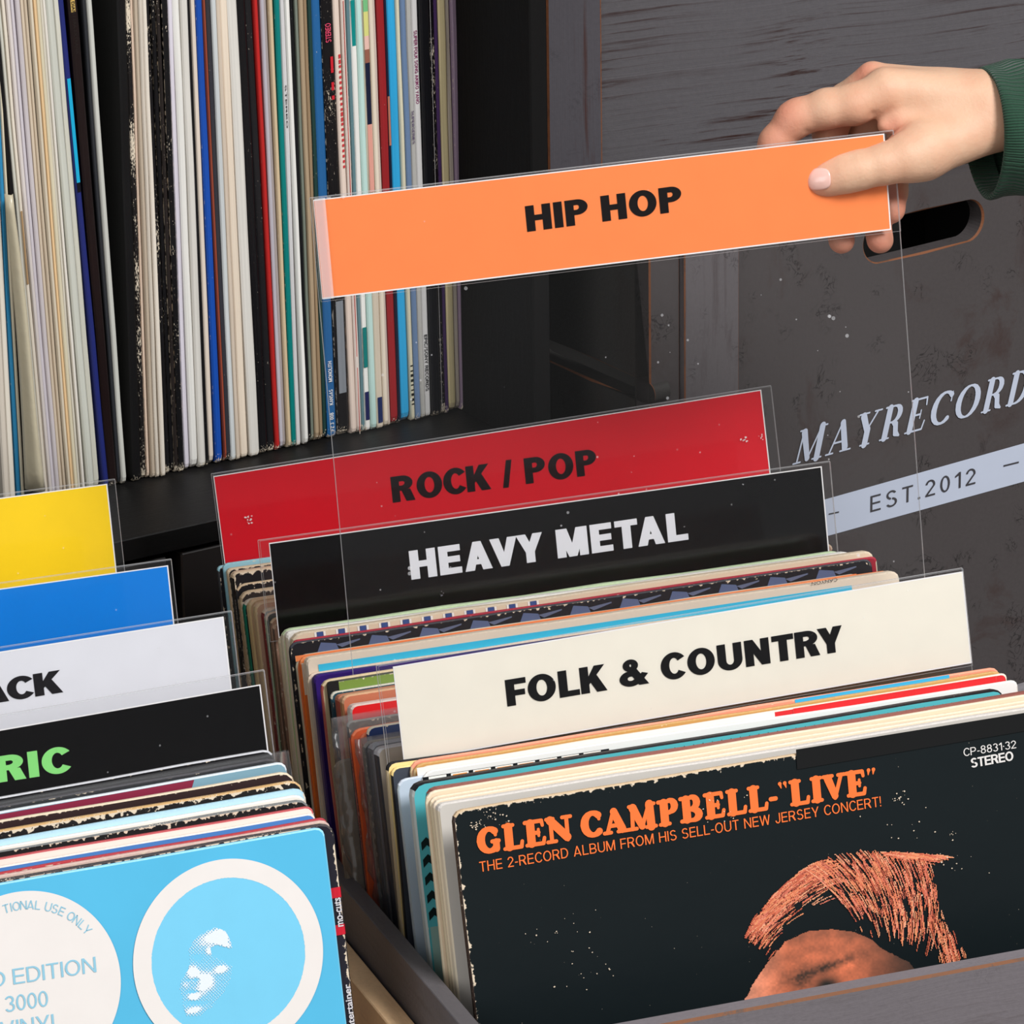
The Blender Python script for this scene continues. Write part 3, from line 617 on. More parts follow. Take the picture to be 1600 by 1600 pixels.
def band(key, y0px, y1px, col, name='printed_band', full=1.0, off=.0, rough=.4):
    """a printed band on a spine between two picture heights"""
    o, m, t = shelf_mw[key]
    P0 = np.array(m.translation); n = np.array(m.to_3x3() @ Vector((1, 0, 0)))
    zs = []
    for y in (y0px, y1px):
        P = onplane(600, y, P0, n)
        # height along the spine: same world height, corrected for lean
        px = CPOS
        best = min(np.linspace(0, .314, 400), key=lambda z: abs(proj(np.array(m @ Vector((0, t/2, z))))[1]-y)); zs.append(best)
    z0, z1 = min(zs), max(zs)
    y0, y1 = t*.18+off*t*.64, t*.18+(off+full)*t*.64
    if full >= 1: y0, y1 = t*.17, t*.83
    y0, y1 = t-y0, t-y1
    x = -.00025
    v = [(x, y0, z0), (x, y1, z0), (x, y1, z1), (x, y0, z1)]
    return link(name, v, [(0, 1, 2, 3)], spine_mat(col, .3, rough, 3.0), o)
def proj(P):
    q_ = P-CPOS; z = q_@VV; return np.array([800+F*(q_@RR)/z, 800-F*(q_@UU)/z])
def spine_text(key, s, y0px, y1px, col, bold=.0, h=.6, reverse=False, off=.2):
    """lettering running down the spine between two picture heights"""
    o, m, t = shelf_mw[key]
    zz = np.linspace(0, .314, 400); pj = [proj(np.array(m @ Vector((0, t/2, z))))[1] for z in zz]
    z0 = zz[int(np.argmin([abs(p-y0px) for p in pj]))]; z1 = zz[int(np.argmin([abs(p-y1px) for p in pj]))]
    a, fs = grot(s, .085, .08) if s.upper() == s and '\u00d1' not in s else text_mesh(s, bold); a = a[:, :2]; mn, mx = a.min(0), a.max(0); q_ = (a-mn)/(mx-mn)
    if not reverse: pts = [(-.0005, t*(1-off)-p[1]*t*h, z0+(z1-z0)*p[0]) for p in q_]   # reads downwards, letters' tops to the right
    else: pts = [(-.0005, t*(1-off)-h*t+p[1]*t*h, z0+(z1-z0)*p[0]) for p in q_]
    return link('lettering', pts, fs, plain('spine_ink', col, .5), o)
band('narrow navy spine with a long cyan band', 122, 286, (30, 172, 214))
band('narrow navy spine with a long cyan band', 286, 300, (16, 16, 26))
band('black-brown spine with dark lettering on a yellow band', 0, 60, (205, 172, 96), full=.75, off=.12)
spine_text('black-brown spine with dark lettering on a yellow band', 'DIAN / ERA EXTRA\u00d1A', 2, 84, (26, 16, 12), .02, .42, off=.33)
spine_text('black spine with pink STEREO lettering', 'STEREO', 66, 36, (222, 70, 104), .02, .5, reverse=True, off=.2)
spine_text('mottled blue spine with small white lettering', 'MONOLITH', 596, 565, (232, 232, 232), .02, .45, reverse=True, off=.25)
spine_text('mottled blue spine with small white lettering', 'KANSAS', 632, 608, (232, 232, 232), .02, .45, reverse=True, off=.25)
spine_text('mottled blue spine with small white lettering', 'FZ 35008', 672, 644, (232, 232, 232), .02, .45, reverse=True, off=.25)
spine_text('white spine with small purple lettering', 'SUPER FOLK SONG AKIKO YANO', 48, 162, (150, 60, 110), .0, .5, off=.25)
spine_text('light grey spine right of the grey-blue one', 'SUPERSERIES', 172, 224, (90, 70, 110), .0, .45, off=.25)
spine_text('white spine with small purple lettering', 'EPIC/SONY RECORDS', 522, 610, (40, 40, 44), .01, .5, off=.25)
spine_text('light grey spine with tiny lettering right of the teal one', 'STEREO', 132, 200, (60, 60, 60), .0, .3, off=.35)
for a_, b_ in ((88, 115), (128, 142), (150, 157)): band('black spine with pink STEREO lettering', a_, b_, (206, 36, 48), full=.36, off=.62)
band('cream spine with a thin red line', 0, 680, (196, 66, 56), full=.22, off=.35)
band('white spine with teal and navy bands', 0, 110, (10, 136, 132)); band('white spine with teal and navy bands', 512, 574, (10, 120, 116)); band('white spine with teal and navy bands', 612, 655, (28, 32, 84))
P_ = 'picture-wrapped spine in navy, green and pink'
band(P_, 0, 18, (120, 190, 130)); band(P_, 18, 55, (216, 214, 130)); band(P_, 55, 78, (232, 190, 176)); band(P_, 78, 98, (150, 96, 78)); band(P_, 98, 195, (26, 32, 56)); band(P_, 195, 300, (224, 158, 142)); band(P_, 620, 660, (30, 44, 92))
for k_ in range(9): band('pale yellow-cream spine with black ticks low down', 570+k_*7.5, 573+k_*7.5, (34, 34, 30))
band('cream spine with a torn brown patch halfway down', 330, 445, (170, 138, 100), full=.7, off=.1)
band('dark navy spine left of the sky blue one', 150, 228, (176, 110, 88))
band('worn black spine with a white line', 0, 640, (210, 206, 206), full=.12, off=.0)
for k_ in range(22): band('cream spine with red blocks', 86+k_*8.2, 90.5+k_*8.2, (206, 56, 62), full=.55, off=.45, name='printed_mark')
band('black spine with pink STEREO lettering', 470, 614, (128, 132, 138))
# the loose yellowed bag over the cream sleeve at the left, bulging at its foot
def bag():
    V_, F_ = [], []; n, mrow = 10, 16
    for j in range(mrow+1):
        v = j/mrow
        xa = 2+(34-2)*v*1.0+4*math.sin(v*3); xb = 14+(64-10)*v**1.25+5*math.sin(v*5)
        y = 300+(768-300)*v
        for i in range(n+1):
            u = i/n; P, e = on_spine_line(xa+(xb-xa)*u, y-(xa+(xb-xa)*u)*.22*v)
            nrm = np.array([-e[1], e[0], 0]); P = P-nrm*(.004+.007*math.sin(math.pi*u)*(.4+v)); P[2] = max(P[2], ZS+.001); V_.append(P)
    for j in range(mrow):
        for i in range(n): a = j*(n+1)+i; F_.append((a, a+1, a+n+2, a+n+1))
    o = link('record_bag', V_, F_, plain('yellowed_poly', (196, 186, 160), .25, .5, .4), smooth=True)
    md = o.modifiers.new('t', 'SOLIDIFY'); md.thickness = .0004
    tag(o, 'loose yellowed plastic bag bulging at the foot of the leaning cream sleeve', 'plastic bag')
bag()

# ------------------------------------------------------------------ crates behind, to the right
M_CR = wood_mat((76, 71, 71), (62, 44, 40), .55, (5., 5., 5.), .5, .75)
M_CRE = wood_mat((124, 78, 52), (60, 50, 46), .7, (40., 40., 40.), .6, 0)
M_CR2 = wood_mat((88, 85, 88), (50, 30, 26), 1.0, (1.6, 1.6, 130.), .5, .0)
M_CRV = wood_mat((80, 77, 82), (66, 34, 26), .9, (90., 90., 1.6), .5, .2)
CA = R_(14.5); EC = np.array([math.cos(CA), math.sin(CA), 0]); NC = np.array([-math.sin(CA), math.cos(CA), 0])
c0 = onY(1070, 560, .3452)            # on the front face, left edge of the corner post
def cpt(px, py, dn=0.0): return onplane(px, py, c0+NC*dn, NC)
ztop = cpt(1070, 376)[2]
zbot = cpt(1600, 1058, .012)[2]
cb = np.array([c0[0], c0[1], zbot]); cmw = frame(cb, EC, (0, 0, 1)); HC = ztop-zbot
def cl(px, py, dn=0.0):
    P = cpt(px, py, dn)-cb; return P@EC, P[2]
xp = cl(1155, 560)[0]
xs0 = cl(1022, 560)[0]
WC = .40
crate = empty('crate', cmw, 'lower dark grey wooden crate with white lettering and an oval handle hole', 'crate')
addbox('corner_post', (0, xp, 0, .014, 0, HC), [wood_mat((98, 93, 95), (70, 60, 60), .5, (60., 60., 4.), .5, .5), M_CRE], crate, c=.0007)
addbox('side_board', (xs0, -.0004, .004, .018, 0, HC), [M_CR, M_CRE], crate, c=.0009)
addbox('corner_post', (WC-.034, WC, 0, .014, 0, HC), [M_CR, M_CRE], crate, c=.0007)
# handle hole: from the picture
h0 = cl(1350, 395, .006); h1 = cl(1535, 345, .006); hb = cl(1440, 396, .006); ht = cl(1440, 321, .006)
hx0, hx1 = h0[0], h1[0]; hz0 = cl(1410, 402, .006)[1]; hz1 = cl(1440, 330, .006)[1]
plate_hole('front_panel', WC-.034-xp, HC, .012, (hx0+hx1)/2-xp, (hz0+hz1)/2, (hx1-hx0)/2, (hz1-hz0)/2, [M_CR, M_CRE], crate, Matrix.Translation((xp+.0003, .006, 0)))
# left side panel with its own handle slot, seen going back
SDp = .235
M_SIDE = wood_mat((58, 56, 54), (50, 40, 36), .4, (5., 5., 5.), .5, .3)
smx = Matrix(((0, -1, 0, xs0+.012), (-1, 0, 0, SDp+.018), (0, 0, 1, 0), (0, 0, 0, 1)))
smx = Matrix(((0, 1, 0, xs0), (-1, 0, 0, SDp+.018), (0, 0, 1, 0), (0, 0, 0, 1)))
sidepl = c0+EC*xs0
def sl(px, py):
    P = onplane(px, py, sidepl, EC)-cb; return P@NC, P[2]
sa = sl(835, 533); sb = sl(1015, 614); sup = sl(940, 567)[1]; sdn = sl(940, 600)[1]
plate_hole('side_panel', SDp, HC, .012, SDp+.018-(sa[0]+sb[0])/2, (sup+sdn)/2, abs(sa[0]-sb[0])/2+.004, abs(sup-sdn)/2, [M_SIDE, M_CRE], crate, smx)
addbox('back_panel', (xs0+.012, WC, SDp+.018, SDp+.03, 0, HC), [M_SIDE, M_CRE], crate, c=.0007)
addbox('side_panel', (WC-.012, WC, .015, SDp+.017, 0, HC), [M_SIDE, M_CRE], crate, c=.0007)
addbox('crate_floor', (xs0+.013, WC-.013, .019, SDp+.016, .001, .012), [M_SIDE], crate, c=.0007)
# lettering printed on the crate
M_INKW = plain('pale_blue_white_ink', (196, 204, 222), .5); M_INKD = plain('dark_band_ink', (62, 60, 64), .5)
pmw = cmw @ Matrix.Translation((0, .006, 0))
pe = empty('tmp', cmw, '', ''); bpy.data.objects.remove(pe)
def crate_poly(name, pts, mat, y=-.0003):
    q_ = [local_px(pmw, *p) for p in pts]
    return link(name, [(a[0], .006+y, a[1]) for a in q_], [tuple(range(len(q_)))], mat, crate)
e1_ = (1250, 791); e2_ = (1640, 681); e3_ = (1640, 741); e4_ = (1250, 849)
crate_poly('printed_band', [e4_, e3_, e2_, e1_], M_INKW)
def px_text_y(name, s, p0, p1, hpx, mat, y=-.0006, **k):
    a_ = k.pop('a', None)
    o = px_text(name, s, pmw, crate, p0, p1, hpx, mat, y=y, a=a_, **k); o.location.y = .006; return o
Vm, Fm = strokes_mesh(slab_word('MAYRECORD', 'didone')); 
sh_ = .28
Vs = sheared(Vm, sh_)
px_text_y('lettering', '', (1238, 731), (1609, 629), 57, M_INKW, a=(Vs, Fm))
px_text_y('lettering', 'EST.2012', (1360, 801), (1524, 756), 25, M_INKD, a=grot('EST.2012', .062, .055, 1.0, .32))
crate_poly('printed_dash', [(1294, 804), (1310, 800.5), (1310, 798.5), (1294, 802)], M_INKD, -.0006)
crate_poly('printed_dash', [(1567, 729), (1591, 723), (1591, 720.5), (1567, 726.5)], M_INKD, -.0006)
# plank stand under the crate
M_PLK = wood_mat((150, 146, 150), (104, 96, 94), .6, (6., 60., 60.), .6, .3)
plank = addbox('stand', (xs0-.002, WC+.12, -.027, SDp+.03, FLOOR-zbot, -.0003), [M_PLK, M_PLK], None, cmw, c=.002)
tag(plank, 'light grey plank stand under the lettered crate', 'stand')
# upper crate
UA = R_(1.5); EU = np.array([math.cos(UA), math.sin(UA), 0]); NU = np.array([-math.sin(UA), math.cos(UA), 0])
# front-left corner stands on the lower crate, behind its front
dn_ = .088
u0 = onplane(857, 240, c0+NU*dn_, NU); u0[2] = ztop+.0005
umw = frame(u0, EU, (0, 0, 1))
def ul(px, py, dn=0.0): P = onplane(px, py, u0+NU*dn, NU)-u0; return P@EU, P[2]
up_ = empty('crate', umw, 'upper dark grey wooden crate with broad grain, stacked on the lettered crate', 'crate')
xq = ul(941, 100)[0]
addbox('corner_post', (0, xq, 0, .014, 0, .30), [M_CRV, M_CRE], up_, c=.0011)
addbox('front_panel', (xq+.0003, .46, .006, .018, 0, .30), [M_CR2, M_CRE], up_, c=.0006)
addbox('corner_post', (.4603, .49, 0, .014, 0, .30), [M_CRV, M_CRE], up_, c=.0008)
addbox('side_panel', (0, .012, .0145, .30, 0, .30), [M_CRV, M_CRE], up_, c=.0007)
addbox('side_panel', (.478, .49, .0185, .30, 0, .30), [M_CRV, M_CRE], up_, c=.0007)
addbox('back_panel', (.0, .49, .3005, .312, 0, .30), [M_CR2, M_CRE], up_, c=.0007)
addbox('crate_floor', (.013, .477, .019, .299, .001, .012), [M_CR2], up_, c=.0007)

# ------------------------------------------------------------------ record bins
M_BIN = wood_mat((92, 88, 90), (60, 54, 52), .5, (60., 4., 60.), .45, .1)
M_BINF = wood_mat((118, 112, 116), (92, 84, 84), .5, (5., 60., 60.), .5, .15)
M_BINE = wood_mat((120, 76, 48), (80, 70, 66), .8, (50., 50., 50.), .6, 0)
ZR = .3294
binr = empty('record_bin', Matrix.Translation((0, 0, BINZ)), 'dark grey wooden record bin on the right, nearest the camera', 'record bin')
H_ = ZR-BINZ
YB = .262; YF = -.1845; T = .009
addbox('side_board', (-.0172, -.0082, YF, YB, -.0145, H_), [M_BIN, M_BIN], binr, c=.0004)
addbox('side_board', (.345, .354, YF, YB, -.0145, H_), [M_BIN, M_BIN], binr, c=.0004)
addbox('front_board', (-.0172, .354, YF-.0112, YF-.0003, -.0145, H_), [M_BINF, M_BINE], binr, c=.0013)
addbox('back_board', (-.0172, .354, YB+.0003, YB+.009, -.0145, H_), [M_BIN, M_BIN], binr, c=.0004)
addbox('bottom_board', (-.008, .3448, YF+.0002, YB-.0002, -.0145, -.001), [M_BIN, M_BIN], binr, c=.0004)
M_PINE = wood_mat((240, 202, 158), (206, 156, 110), .5, (60., 4., 60.), .5, .05)
ZL = .303; HL = ZL-BINZ
binl = empty('record_bin', Matrix.Translation((-.0185, 0, BINZ)), 'light brown wooden record bin on the left, under the blue cover', 'record bin')
addbox('side_board', (-.0125, 0, -.20, .236, -.0145, HL), [M_PINE, M_PINE], binl, c=.0006)
addbox('side_board', (-.405, -.393, -.20, .236, -.0145, HL), [M_PINE, M_PINE], binl, c=.0006)
addbox('front_board', (-.405, 0, -.2125, -.2003, -.0145, HL-.04), [M_PINE, M_PINE], binl, c=.0006)
addbox('back_board', (-.405, 0, .2363, .2485, -.0145, HL), [M_PINE, M_PINE], binl, c=.0006)
addbox('bottom_board', (-.3928, -.0127, -.1998, .2358, -.0145, -.001), [M_PINE, M_PINE], binl, c=.0006)

# ------------------------------------------------------------------ dividers
LEAN = 14.5
def upv(l, tilt=0.0): l = R_(l); return np.array([tilt, math.sin(l), math.cos(l)])
M_WEDGE = plain('white_card_edge', (246, 244, 244), .5)
def divider(TL, TR, lean, col, label, cardx0, cardx1, ctop=.0012, ch=.0495, text=None, tcol=(16, 14, 16), bottom=BINZ, ink_rough=.35, name='genre_divider', up=None, gap=None, card_rough=.35):
    e1 = (TR-TL); w = np.linalg.norm(e1); e1 = e1/w
    up = upv(lean) if up is None else up
    up = up-e1*(up@e1); up /= np.linalg.norm(up)
    h = (TL[2]-bottom)/up[2]-.0004
    mw = frame(TL-up*h, e1, up)
    root = empty(name, mw, label, 'divider', 'clear record dividers with coloured genre cards')
    v, f, k = box(0, w, 0, .0012, 0, h, c=.00022)
    n = [0 if abs((lambda a: a)(0)) else 0 for _ in f]
    # faces: big front/back are clear, every rim face is a cut edge
    kk = []
    for fc in f:
        P = [Vector(v[i]) for i in fc]; nn = (P[1]-P[0]).cross(P[2]-P[0]).normalized(); kk.append(0 if abs(nn.y) > .99 else 1)
    link('sheet', v, f, [M_SHEET, M_EDGE], root, None, kk)
    zt = h-ctop
    addbox('label_card', (cardx0, cardx1, -.0009, -.0005, zt-ch, zt), M_WEDGE, root)
    m_ = .0007
    v = [(cardx0+m_*.6, -.00095, zt-ch+m_), (cardx1-m_, -.00095, zt-ch+m_), (cardx1-m_, -.00095, zt-m_*.8), (cardx0+m_*.6, -.00095, zt-m_*.8)]
    link('printed_colour', v, [(0, 1, 2, 3)], plain('card_print', col, card_rough, .15), root)
    v, f, k = box(.0005, w-.0005, -.0019, -.0014, zt-ch-.0012, h-.0003, c=.0001)
    kk = []
    for fc in f:
        P = [Vector(v[i]) for i in fc]; nn = (P[1]-P[0]).cross(P[2]-P[0]).normalized(); kk.append(0 if abs(nn.y) > .99 else 1)
    link('label_pocket', v, f, [M_POCKET, M_EDGE], root, None, kk)
    return root, mw, w, h
def div_text(d, s, p0, p1, hpx, col, rough=.3):
    root, mw, w, h = d
    return px_text('lettering', s, mw, root, p0, p1, hpx, plain('letter_ink', col, rough, .2), y=-.00115, a=grot(s))
ROCK = divider(onX(330, 740, 0), onX(1205, 602, .32), 13, (222, 28, 44), 'clear divider with red card reading ROCK / POP', .0008, .3145, .0014)
METAL = divider(onX(403, 844, 0), onX(1297, 720, .32), 13, (8, 7, 9), 'clear divider with black card and white HEAVY METAL lettering', .0055, .3153, .0022, ch=.051, card_rough=.22)
FOLK = divider(onX(588, 1040, 0), onX(1504, 887, .32), 14, (240, 234, 220), 'clear divider with cream card reading FOLK & COUNTRY', .0082, .3195, .0018, ch=.048)
div_text(ROCK, 'ROCK / POP', (614, 787), (934, 742), 43, (22, 12, 16))
div_text(METAL, 'HEAVY METAL', (643, 906), (1076, 843), 45, (240, 240, 246), .12)
div_text(FOLK, 'FOLK & COUNTRY', (793, 1105), (1319, 1018), 43, (14, 13, 15))
hb_ = onY(541, 1057, .083); htl = onY(484, 309, .131); htr = onY(1396, 203, .112)
HUP = (htl-hb_)/np.linalg.norm(htl-hb_)
HIP = divider(htl, htr, 11, (252, 142, 82), 'raised clear divider with orange card reading HIP HOP, held by the hand', .0014, float(np.linalg.norm(htr-htl))-.0055, .0012, ch=.0505, bottom=.375, up=HUP)
div_text(HIP, 'HIP HOP', (824, 363), (1067, 330), 41.5, (16, 10, 12))

v_, f_, k_ = box(.0016, .0072, -.0026, -.0024, HIP[3]-.0012-.0505, HIP[3]-.0005)
link('film_fold_reflection', v_, f_, clear_plastic('folded_film_sheen', .99, .05, .2, .22), HIP[0])  # strip at the film's fold; its pale haze paints in the reflection there
def scuff(d, cx, cy, n, sp, col=(236, 214, 214)):
    root, mw, w, h = d; vs, fs = [], []
    for _ in range(n):
        p = local_px(mw, cx+rnd.gauss(0, sp), cy+rnd.gauss(0, sp*.7), -.0021); s_ = rnd.uniform(.0002, .0008); b = len(vs)
        for k2 in range(6): a = math.pi*k2/3; vs.append((p[0]+s_*math.cos(a)*rnd.uniform(.4, 1.6), -.0021, p[1]+s_*math.sin(a)*rnd.uniform(.3, 1.3)))
        fs.append(tuple(range(b, b+6)))
    link('scuff_marks', vs, fs, plain('torn_paper_bits', col, .7), root)['kind'] = 'stuff'
scuff(ROCK, 390, 813, 12, 4); scuff(ROCK, 1162, 687, 9, 3); scuff(ROCK, 1190, 682, 5, 3); scuff(METAL, 690, 928, 5, 4, (120, 116, 124)); scuff(METAL, 830, 960, 4, 10, (90, 86, 92))
def left_div(TRpx, slope, col, label, over, ctop, ch=.0495, lean=14.5, rough=.35):
    TR = onX(*TRpx, -.06); TR2 = onZ(TRpx[0]-100, TRpx[1]+100*slope, TR[2])
    e = (TR-TR2); e /= np.linalg.norm(e); TL = TR-e*.32
    return divider(TL, TR, lean, col, label, .003, .32-over, ctop, ch, card_rough=rough)
YEL = left_div((180, 748), .132, (253, 214, 34), 'clear divider with plain yellow card, rearmost in the left bin', .0048, .0020)
BLU = left_div((268, 873), .139, (18, 128, 220), 'clear divider with plain blue card in the left bin', .0024, .0030)
WHI = left_div((362, 954), .157, (226, 226, 232), 'clear divider with white card ending in ACK', .0048, .0022, ch=.050)
BLA = left_div((413, 1046), .173, (7, 6, 8), 'clear divider with black card and green letters RIC', .0032, .0068, rough=.25)
div_text(WHI, 'ACK', (-30, 1103), (99, 1082), 36.5, (24, 22, 26))
div_text(BLA, 'RIC', (-4, 1224), (112, 1206), 42, (142, 226, 130))

# ------------------------------------------------------------------ records in the right bin
UPB = upv(LEAN)
def yc(P): return P[1]-(P[2]-.4)*math.tan(R_(LEAN))
GR = 'records standing in the right bin'
bin_mw = {}
def solve_yc(px, py, target):
    # the point on the pixel's ray whose depth in the stack (at mid height) is the target
    k = ray(px, py); tn = math.tan(R_(LEAN)); c_ = CPOS[1]-(CPOS[2]-.4)*tn; b = k[1]-k[2]*tn
    return CPOS+k*((target-c_)/b)
def settle(raw, hi, lo, pitch=.0027):
    t = [min(hi, max(lo, r)) for r in raw]; n = len(t)
    for i in range(1, n): t[i] = min(t[i], t[i-1]-pitch)
    t[-1] = max(t[-1], lo)
    for i in range(n-2, -1, -1): t[i] = max(t[i], t[i+1]+pitch)
    return t
def bin_section(rows, hi, lo, dy, dz, dy2=None, dz2=None, w=.3145):
    """rows from back to front: (px, py, x0, cover, spine, top, label, wear[, width])"""
    items = []
    for r in rows:
        P = onX(r[0], r[1], r[2]); items.append([r, P, yc(P)])
    n = len(items)
    tg = settle([i_[2] for i_ in items], hi, lo)
    items = [[r, solve_yc(r[0], r[1], y), y] for (r, _, _), y in zip(items, tg)]
    for i, (r, P, y) in enumerate(items):
        f_ = i/max(1, n-1); dyy = dy if dy2 is None else dy+(dy2-dy)*f_; dzz = (dz if dz2 is None else dz+(dz2-dz)*f_)+(r[9] if len(r) > 9 else 0)
        back = (items[i-1][2]-y) if i else .004
        t = max(.0018, min(.0078, back*math.cos(R_(LEAN))*.93-.0001))
        ww = r[8] if len(r) > 8 else w+rnd.uniform(-.0015, .0015)
        e1 = np.array([.32, dyy, dzz]); e1 /= np.linalg.norm(e1)
        up = UPB-e1*(UPB@e1); up /= np.linalg.norm(up)
        h = (P[2]-BINZ)/up[2]
        mw = frame(P-up*h, e1, up)
        o = sleeve('record', mw, ww, h, t, r[3], r[4], r[5], r[6], GR, r[7])
        bin_mw[r[6]] = (o, mw, ww, h, t)
K = (24, 22, 26); TAN = (206, 184, 150); CRM = (226, 212, 192); WHT = (232, 228, 220)
bin_section([
 (340, 885, 0, K, (60, 62, 66), (150, 196, 208), 'rearmost black-spined record of the right bin, under the red card', .6),
 (348, 881, 0, (150, 196, 210), (130, 176, 192), (150, 196, 208), 'light blue record behind the worn tan ones at the back', .5),
 (355, 889, 0, K, (206, 180, 146), (210, 190, 160), 'thick tan-spined record right of the light blue spine', .9),
 (363, 895, 0, K, (40, 34, 32), (214, 190, 160), 'black record with frayed tan rim, second behind EPIC STEREO', 1.2),
 (367, 914, 0, K, K, (204, 178, 146), 'black-spined record lettered EPIC STEREO', 1.0),
 (374, 926, 0, (60, 52, 50), (190, 168, 136), (214, 190, 158), 'cream record with peeling spine right of EPIC STEREO', 1.1),
 (380, 938, 0, (30, 40, 40), (14, 122, 100), (206, 196, 180), 'green-spined record with white corner at the back of the right bin', .5),
 (388, 938, 0, (206, 176, 140), (214, 192, 146), (222, 196, 160), 'thick yellowed record with round stain on its spine', .4),
 (398, 943, 0, (196, 160, 136), (206, 184, 148), (216, 190, 158), 'second yellowed record, right of the stained spine', .5),
 (409, 952, 0, (150, 160, 160), (112, 32, 34), (210, 190, 170), 'dark red spine left of the pale green one, right bin', .8),
 (414, 958, 0, (60, 60, 66), (132, 158, 120), (206, 186, 166), 'pale green spine behind the black card', .5),
 (420, 966, 0, (186, 150, 128), (110, 84, 66), (206, 180, 150), 'brown-spined record behind the black card', .5),
 (426, 976, 0, (176, 140, 120), (92, 70, 56), (196, 170, 146), 'darker brown spine just behind the black card', .5),
], .247, .1795, -.0195, .006)
bin_section([
 (435, 994, 0, (222, 208, 186), (196, 182, 156), (214, 200, 176), 'cream record directly in front of the black card', .4),
 (440, 985, 0, (202, 226, 172), (214, 206, 186), (206, 226, 184), 'record with pale green top edge below HEAVY METAL', .25, .3105),
 (447, 988, 0, (232, 228, 222), (218, 208, 190), (240, 236, 228), 'white record in front of the pale green edge', .2, .3145),
 (455, 991, 0, (226, 204, 176), (206, 194, 168), (230, 210, 184), 'cream record with row of blue squares along its top', .35, .322),
 (458, 1001, .001, (150, 30, 48), (196, 186, 164), (170, 36, 56), 'record with crimson top edge behind the black patterned one', .4, .3225),
 (451, 1005, 0, (30, 29, 34), (24, 24, 30), (60, 60, 68), 'black record with slate blue shapes along its top', .7, .322),
 (461, 1025, 0, (240, 140, 84), (196, 188, 164), (226, 206, 180), 'record with greyish cream spine left of the orange one', .3),
 (468, 1027, 0, (238, 130, 66), (240, 116, 34), (240, 146, 92), 'orange-spined record in the middle of the right bin', .2, .327),
 (478, 1029, 0, (236, 218, 196), (230, 220, 202), (236, 218, 196), 'cream record with cyan bar below its top edge', .25, .3275),
 (480, 1053, 0, (238, 216, 192), (226, 206, 178), (238, 214, 190), 'peach-cream record behind the purple one', .35),
 (490, 1056, 0, (50, 24, 110), (44, 22, 98), (56, 28, 116), 'purple record with rounded worn corner', .3),
], .1715, .0885, -.025, .007, -.018, .006)
bin_section([
 (501, 1064, 0, (212, 190, 150), (178, 88, 80), (206, 184, 146), 'tan and red-spined record right of the purple one', .6),
 (511, 1066, 0, (118, 144, 64), (20, 20, 22), (60, 62, 50), 'black-spined record with leaf green cover strip', .7),
 (516, 1082, 0, (38, 70, 82), (34, 62, 72), (200, 196, 180), 'dark teal record behind the terracotta one', .6),
 (528, 1088, 0, (186, 108, 80), (150, 66, 50), (190, 120, 92), 'thin red-brown spine left of the terracotta cover', .5),
 (534, 1088, 0, (190, 112, 82), (178, 126, 84), (206, 160, 124), 'record with terracotta cover and tan spine', .5),
 (547, 1103, 0, (214, 26, 30), (216, 206, 192), (214, 190, 180), 'white-spined record with glossy red cover strip', .3),
 (520, 1190, 0, (150, 138, 122), (126, 114, 100), (168, 156, 140), 'grey-beige sleeve sunk lower than its neighbours, left of the crinkled bag', .3),
 (542, 1128, 0, (120, 116, 112), (40, 38, 40), (150, 148, 144), 'dark record in a crinkled clear bag', .9),
 (547, 1141, 0, (232, 106, 64), (236, 102, 48), (240, 130, 90), 'bright orange-spined record with black lettering', .2),
 (560, 1146, 0, (220, 120, 84), (206, 76, 34), (226, 120, 84), 'deeper orange record joined to the lettered one', .2),
 (573, 1137, .004, (40, 58, 104), (34, 44, 84), (206, 196, 176), 'navy-topped record behind the plastic-wrapped black ones', .7),
 (566, 1160, 0, (30, 30, 34), (22, 22, 25), (186, 176, 156), 'black record in plastic left of the grey sleeves', .8),
 (578, 1164, 0, (120, 122, 128), (70, 72, 78), (150, 152, 158), 'grey record in a clear outer sleeve', .2),
 (589, 1170, 0, (160, 150, 138), (52, 54, 60), (170, 168, 170), 'second grey record, directly behind the cream card', .2),
], .0765, -.0085, -.010, .004, -.002, .003)
